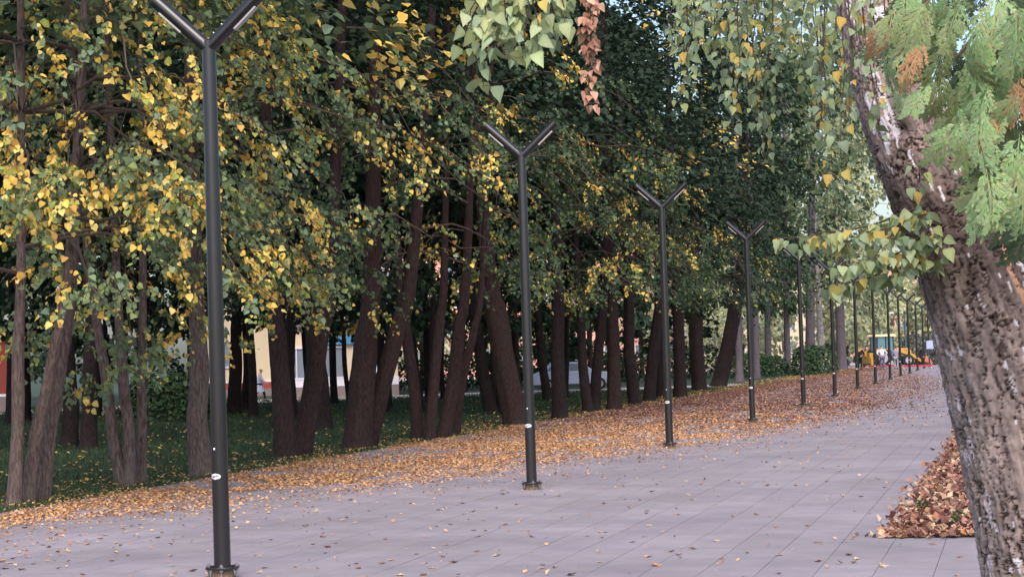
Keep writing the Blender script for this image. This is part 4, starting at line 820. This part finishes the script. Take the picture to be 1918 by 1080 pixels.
# ------------------------------------------------------------------ people
skin_m = mat('skin', S(196, 150, 128), .6); hair_m = mat('dark_hair', S(44, 36, 34), .8)
def skinned(name, V, E, R, m, parent, root=0, sub=1):
    me = bpy.data.meshes.new(name); me.from_pydata([tuple(v) for v in V], E, []); me.materials.append(m); o = obj(name, me, parent)
    sk = o.modifiers.new('skin', 'SKIN'); sk.use_smooth_shade = True
    L = me.skin_vertices[0].data
    for i, r in enumerate(R): L[i].radius = (r, r) if not isinstance(r, tuple) else r
    L[root].use_root = True
    s = o.modifiers.new('sub', 'SUBSURF'); s.levels = sub; s.render_levels = sub; return o
def person(p, rz, label, top_c, trouser_c, pose='stand', h=1.74, coat=0.0, hair=True, bow=0.0, shoe=(.03, .03, .035)):
    k = h/1.74; root = empty('person', (p[0], p[1], 0), rz); tag(root, label, 'person'); root.scale = (k, k, k)
    st = .30 if pose == 'walk' else 0.0
    hip = (0, 0, .94); ch = (bow*.25, 0, 1.30); nk = (bow*.55, 0, 1.47); hd0 = (bow*.75, 0, 1.53); hd1 = (bow*.9+.02, 0, 1.62); hd2 = (bow*.95+.01, 0, 1.70)
    V = [hip, (bow*.1, 0, 1.12), ch, nk, hd0, hd1, hd2]; E = [(0, 1), (1, 2), (2, 3), (3, 4), (4, 5), (5, 6)]; R = [.13, .12, .14, .055, .068, .088, .062]
    VT = [hip]; ET = []; RT = [(.16, .15)]; VJ = [(0, 0, .90), (bow*.1, 0, 1.12), ch, (bow*.5, 0, 1.42)]; EJ = [(0, 1), (1, 2), (2, 3)]; RJ = [(.15, .17), (.145, .17), (.15, .185), .075]
    SH = []
    for s in (-1, 1):
        a = s*st; kn = (a*.55+.05, s*.10, .50); an = (a*1.0-.03-(.12 if a < 0 else 0), s*.10, .09+(.06 if a < 0 else 0)); toe = (an[0]+.15, s*.11, an[2]-.055)
        n = len(V); V += [(0, s*.10, .88), kn, an, toe]; E += [(0, n), (n, n+1), (n+1, n+2), (n+2, n+3)]; R += [.088, .055, .036, .032]
        n = len(VT); VT += [(0, s*.10, .86), kn, (an[0], an[1], an[2]+.02)]; ET += [(0, n), (n, n+1), (n+1, n+2)]; RT += [.105, .078, .070]
        SH.append((an, toe))
        sh = (bow*.42, s*.19, 1.40)
        if pose == 'lean': el = (bow*.5+.12, s*.27, 1.16); wr = (bow*.5+.34, s*.12, 1.12)
        elif pose == 'hips': el = (-.06, s*.36, 1.17); wr = (.06, s*.19, 1.0)
        elif pose == 'walk': el = (-a*.5, s*.24, 1.14); wr = (-a*.9+.10, s*.22, .94)
        else: el = (.0, s*.26, 1.13); wr = (.07, s*.25, .88)
        n = len(V); V += [sh, el, wr]; E += [(2, n), (n, n+1), (n+1, n+2)]; R += [.052, .042, .028]
        j = len(VJ); VJ += [sh, el, (wr[0]*.85+el[0]*.15, wr[1]*.85+el[1]*.15, wr[2]*.85+el[2]*.15)]; EJ += [(2, j), (j, j+1), (j+1, j+2)]; RJ += [.078, .064, .050]
        d = np.array(wr)-np.array(el); d /= np.linalg.norm(d); q = np.cross(d, (0, s, .01)); q /= np.linalg.norm(q); w = np.array(wr); pl = w+d*.08
        n = len(V); V += [tuple(pl)]; E += [(n-1, n)]; R += [(.034, .018)]
        for fi, (off, ln) in enumerate(((-.027, .07), (-.009, .082), (.009, .078), (.026, .06))):
            m_ = len(V); V += [tuple(pl+q*off+d*.035), tuple(pl+q*off*1.15+d*(.035+ln*.5)-np.array([0, s*.012, 0])), tuple(pl+q*off*1.2+d*(.035+ln*.8)-np.array([0, s*.03, 0]))]; E += [(n, m_), (m_, m_+1), (m_+1, m_+2)]; R += [.009, .0085, .007]
        m_ = len(V); V += [tuple(w+d*.03-q*.035), tuple(w+d*.07-q*.055)]; E += [(n-1, m_), (m_, m_+1)]; R += [.011, .008]
    body = skinned('body', V, E, R, skin_m, root)
    nose = MB().add([(hd1[0]+.075, -.014, hd1[2]-.03), (hd1[0]+.075, .014, hd1[2]-.03), (hd1[0]+.108, 0, hd1[2]-.025), (hd1[0]+.08, 0, hd1[2]+.025)], [(0, 1, 2), (0, 2, 3), (1, 3, 2), (0, 3, 1)]).build('nose', skin_m, root)
    for s in (-1, 1):
        MB().tube([(hd1[0]+.076, s*.03, hd1[2]+.015), (hd1[0]+.088, s*.03, hd1[2]+.015)], [.011, .006], 8).build('eye', hair_m, root)
        MB().tube([(hd1[0]-.005, s*.08, hd1[2]-.03), (hd1[0]-.008, s*.095, hd1[2]), (hd1[0]-.01, s*.088, hd1[2]+.03)], [.010, .016, .010], 7).build('ear', skin_m, root)
    MB().box((hd1[0]+.082, 0, hd1[2]-.055), (.012, .045, .008)).build('mouth', mat('lips', S(160, 96, 88), .6), root)
    tm = mat('top_cloth', top_c, .9, var=.2, scale=6, bump=.3); pm = mat('trouser_cloth', trouser_c, .9, var=.2, scale=6)
    skinned('jacket', VJ, EJ, RJ, tm, root); skinned('trousers', VT, ET, RT, pm, root)
    if coat: MB().tube([(0, 0, 1.05), (0, 0, .80), (.02, 0, .94-coat)], [.17, .20, .27], 18, cap=False).build('coat_skirt', tm, root, smooth=True)
    sm = mat('shoe', shoe, .6)
    for an, toe in SH: MB().tube([(an[0]-.06, an[1], toe[2]+.012), (an[0]+.05, an[1], toe[2]+.02), (toe[0]-.01, toe[1], toe[2]), (toe[0]+.05, toe[1], toe[2]-.005)], [.042, .05, .046, .022], 10).build('shoe', sm, root, smooth=True)
    if hair: skinned('hair', [(hd1[0]-.035, 0, hd1[2]-.045), (hd1[0]-.03, 0, hd1[2]+.02), (hd1[0]-.005, 0, hd1[2]+.055)], [(0, 1), (1, 2)], [.075, .086, .072], hair_m, root)
    return root
person(ground(1653, 692), 1.75, 'person in a white shirt and dark trousers bending forward before the digger cab', S(214, 218, 232), S(96, 92, 120), 'hips', 1.80, bow=.30)
person(ground(1679, 691), 1.5, 'person in a lilac-grey jacket and pale grey trousers standing right of the white-shirted one', S(150, 144, 172), S(150, 156, 172), 'stand', 1.70)
person(ground(1611, 692), 1.2, 'person dressed all in black beside the seventh lamp post', S(22, 26, 28), S(18, 20, 24), 'lean', 1.78, bow=.22)
person(ground(487, 751), .35, 'person in long pale clothes walking past the cream building', S(196, 200, 222), S(40, 42, 56), 'walk', 1.62, coat=.45, bow=.10)

# ------------------------------------------------------------------ backhoe digger
yel_m = mat('digger_yellow', S(206, 156, 74), .45, var=.15, scale=3); cab_m = mat('cab_dark', S(52, 50, 60), .5); roofc_m = mat('cab_roof', S(244, 216, 168), .5); cglass_m = mat('cab_glass', S(96, 138, 150), .1, spec=.7)
buck_m = mat('bucket_steel', S(58, 58, 72), .5, var=.3, metal=.4); orng_m = mat('digger_orange', S(196, 112, 80), .5)
dg = ground(1652, 688); dig = empty('backhoe_digger', (dg[0]+.2, dg[1]+4.0, 0), math.radians(28)); tag(dig, 'yellow backhoe digger with a pale roofed cab behind the people', 'digger')
MB().prism([(-1.5, .55), (2.0, .55), (2.0, .85), (-1.5, .95)], 1, -.42, .42).build('chassis', cab_m, dig, bevel=.03)
hd = MB().prism([(.35, .86), (1.95, .86), (1.98, 1.30), (1.8, 1.48), (.35, 1.58)], 1, -.48, .48).build('bonnet', yel_m, dig, bevel=.05)
for i in range(4): MB().box((1.0+i*.16, -.49, 1.2), (.06, .03, .3)).build('vent', cab_m, hd)
MB().box((1.989, 0, 1.1), (.03, .7, .34)).build('grille', cab_m, hd)
cab = MB()
for x, y in ((-1.2, -.72), (-1.2, .72), (.28, -.72), (.28, .72), (-.42, -.735), (-.42, .735)): cab.tube([(x, y, .96), (x*.96, y*.95, 2.5)], .05, 6)
cab.prism([(-1.28, .95), (.38, .95), (.38, 1.28), (-1.28, 1.28)], 1, -.76, .76); cabo = cab.build('cab', cab_m, dig)
for s in (-1, 1):
    MB().prism([(-1.14, 1.29), (-.48, 1.29), (-.47, 2.48), (-1.1, 2.48)], 1, s*.70, s*.715).build('side_window', cglass_m, cabo); MB().prism([(-.36, 1.29), (.22, 1.29), (.2, 2.48), (-.35, 2.48)], 1, s*.70, s*.715).build('side_window', cglass_m, cabo)
MB().box((-1.17, 0, 1.88), (.02, 1.3, 1.16)).build('rear_window', cglass_m, cabo); MB().box((.27, 0, 1.88), (.02, 1.3, 1.16)).build('windscreen', cglass_m, cabo)
MB().box((-.45, 0, 2.60), (1.95, 1.75, .2), taper=.88).build('roof', roofc_m, cabo, bevel=.06)
MB().box((-.3, 0, 1.25), (.5, .5, .5)).build('seat', tyre_m, cabo)
for x, r, w, yy in ((-.85, .74, .46, .72), (1.45, .50, .34, .68)):
    for s in (-1, 1):
        wh = MB().tube([(x, s*(yy-w*.1), r), (x, s*yy, r), (x, s*(yy+w*.75), r), (x, s*(yy+w*.85), r)], [r*.9, r, r, r*.9], 26).build('wheel', tyre_m, dig, smooth=True)
        MB().tube([(x, s*(yy+w*.84), r), (x, s*(yy+w*.9), r)], r*.55, 18).build('rim', mat('rim_pale', S(170, 164, 170), .5), wh)
    if x < 0:
        for s in (-1, 1): MB().prism([(-1.6, 1.15), (-1.3, 1.50), (-.4, 1.50), (-.1, 1.2), (-.45, 1.42), (-1.25, 1.42)], 1, s*.76, s*1.12).build('mudguard', yel_m, dig)
for s in (-1, 1):
    MB().prism([(.45, 1.30), (.62, 1.52), (2.1, .98), (2.95, .36), (2.75, .26), (1.95, .78)], 1, s*.58, s*.70).build('loader_arm', yel_m, dig, bevel=.02)
    MB().tube([(1.0, s*.64, .9), (2.1, s*.64, .76)], .05, 8).build('ram', steel_m, dig)
MB().prism([(2.72, .12), (3.65, .10), (3.7, .16), (2.95, .30), (2.95, .72), (3.05, .95), (2.88, .98), (2.70, .62)], 1, -1.05, 1.05).build('loader_bucket', buck_m, dig)
MB().prism([(2.80, .35), (3.6, .14), (3.3, .62), (2.97, .9)], 1, -1.075, -1.052).build('bucket_cheek', orng_m, dig)
MB().box((-1.72, 0, .75), (.36, 1.5, .9)).build('rear_frame', yel_m, dig, bevel=.03)
MB().prism([(-1.9, .8), (-1.75, 1.0), (-2.3, 1.62), (-2.55, 1.6)], 1, -.14, .14).build('boom', yel_m, dig, bevel=.02); MB().prism([(-2.58, 1.64), (-2.36, 1.60), (-2.66, .9), (-2.86, .96)], 1, -.11, .11).build('dipper', yel_m, dig, bevel=.02)
MB().prism([(-2.86, .95), (-2.62, .88), (-2.35, .65), (-2.5, .35), (-2.95, .45)], 1, -.3, .3).build('digging_bucket', buck_m, dig)
for s in (-1, 1): MB().box((-1.75, s*.85, .42), (.2, .16, .8)).build('stabiliser', yel_m, dig)
# low red barrier in front of the works
red2_m = mat('red_tape', S(206, 70, 84), .6)
for xa, xb, lab in ((1626, 1690, 'low red barrier rail in front of the digger, left length'), (1692, 1746, 'low red barrier rail below the far lamp posts, right length')):
    a_ = ground(xa, 690.5); c_ = ground(xb, 689.3); root = empty('barrier', tuple(a_)); tag(root, lab, 'barrier', 'red barrier rails'); dv = c_-a_
    L = np.linalg.norm(dv); MB().box(Vector(dv/2)+Vector((0, 0, .22)), (L, .05, .13), Matrix.Rotation(math.atan2(dv[1], dv[0]), 3, 'Z')).build('rail', red2_m, root)
    for t in (.02, .5, .98): q = dv*t; MB().box((q[0], q[1]+.06, .15), (.06, .06, .34)).build('stake', white_m, root); MB().box((q[0], q[1]+.06, .0), (.3, .3, .03)).build('foot', buck_m, root)
# far bent street lights, sign board, spoil heap
gal_m = mat('blue_grey_mast', S(74, 92, 104), .5)
for bx, by, ty, dx, lab in ((1698, 684, 588, -22, 'grey street light with a bent arm right of the tenth lamp post'), (1649, 684, 597, -22, 'grey street light with a bent arm above the digger cab')):
    g = ground(bx, by); H_ = pt(bx-3, ty, g[1])[2]; e_ = pt(bx-3+dx, ty-3, g[1])-g; root = empty('street_light', tuple(g)); tag(root, lab, 'street light')
    MB().tube([(0, 0, 0), (0, 0, H_-.15), (-.1, 0, H_), (e_[0], 0, e_[2])], [.08, .06, .05, .035], 8).build('mast', gal_m, root, smooth=True)
    MB().box((e_[0]-.25, 0, e_[2]-.03), (.6, .25, .12)).build('lamp_head', white_m, root, bevel=.03)
g = ground(1749, 688); root = empty('sign_board', tuple(g)); tag(root, 'pale blue sign board on two legs beside the birch trunk far off', 'sign')
MB().box((0, 0, 1.72), (.95, .05, .62)).build('panel', mat('pale_blue_panel', S(176, 186, 232), .6), root, bevel=.01)
for s in (-1, 1): MB().tube([(s*.35, .05, 0), (s*.35, .05, 1.8)], .03, 6).build('leg', gal_m, root)
for xx, yy, w, h, lab in ((1716, 684, 3.4, 2.6, 'dark grey-green bush behind the digger bucket'), (1738, 684, 2.2, 1.6, 'grey-green bush below the pale blue sign')):
    g = ground(xx, yy); bush('bush', g[0], g[1]+3, w, h, np.array([S(96, 98, 98), S(84, 90, 88), S(112, 112, 110)]), lab, n=1300, leaf=.16)
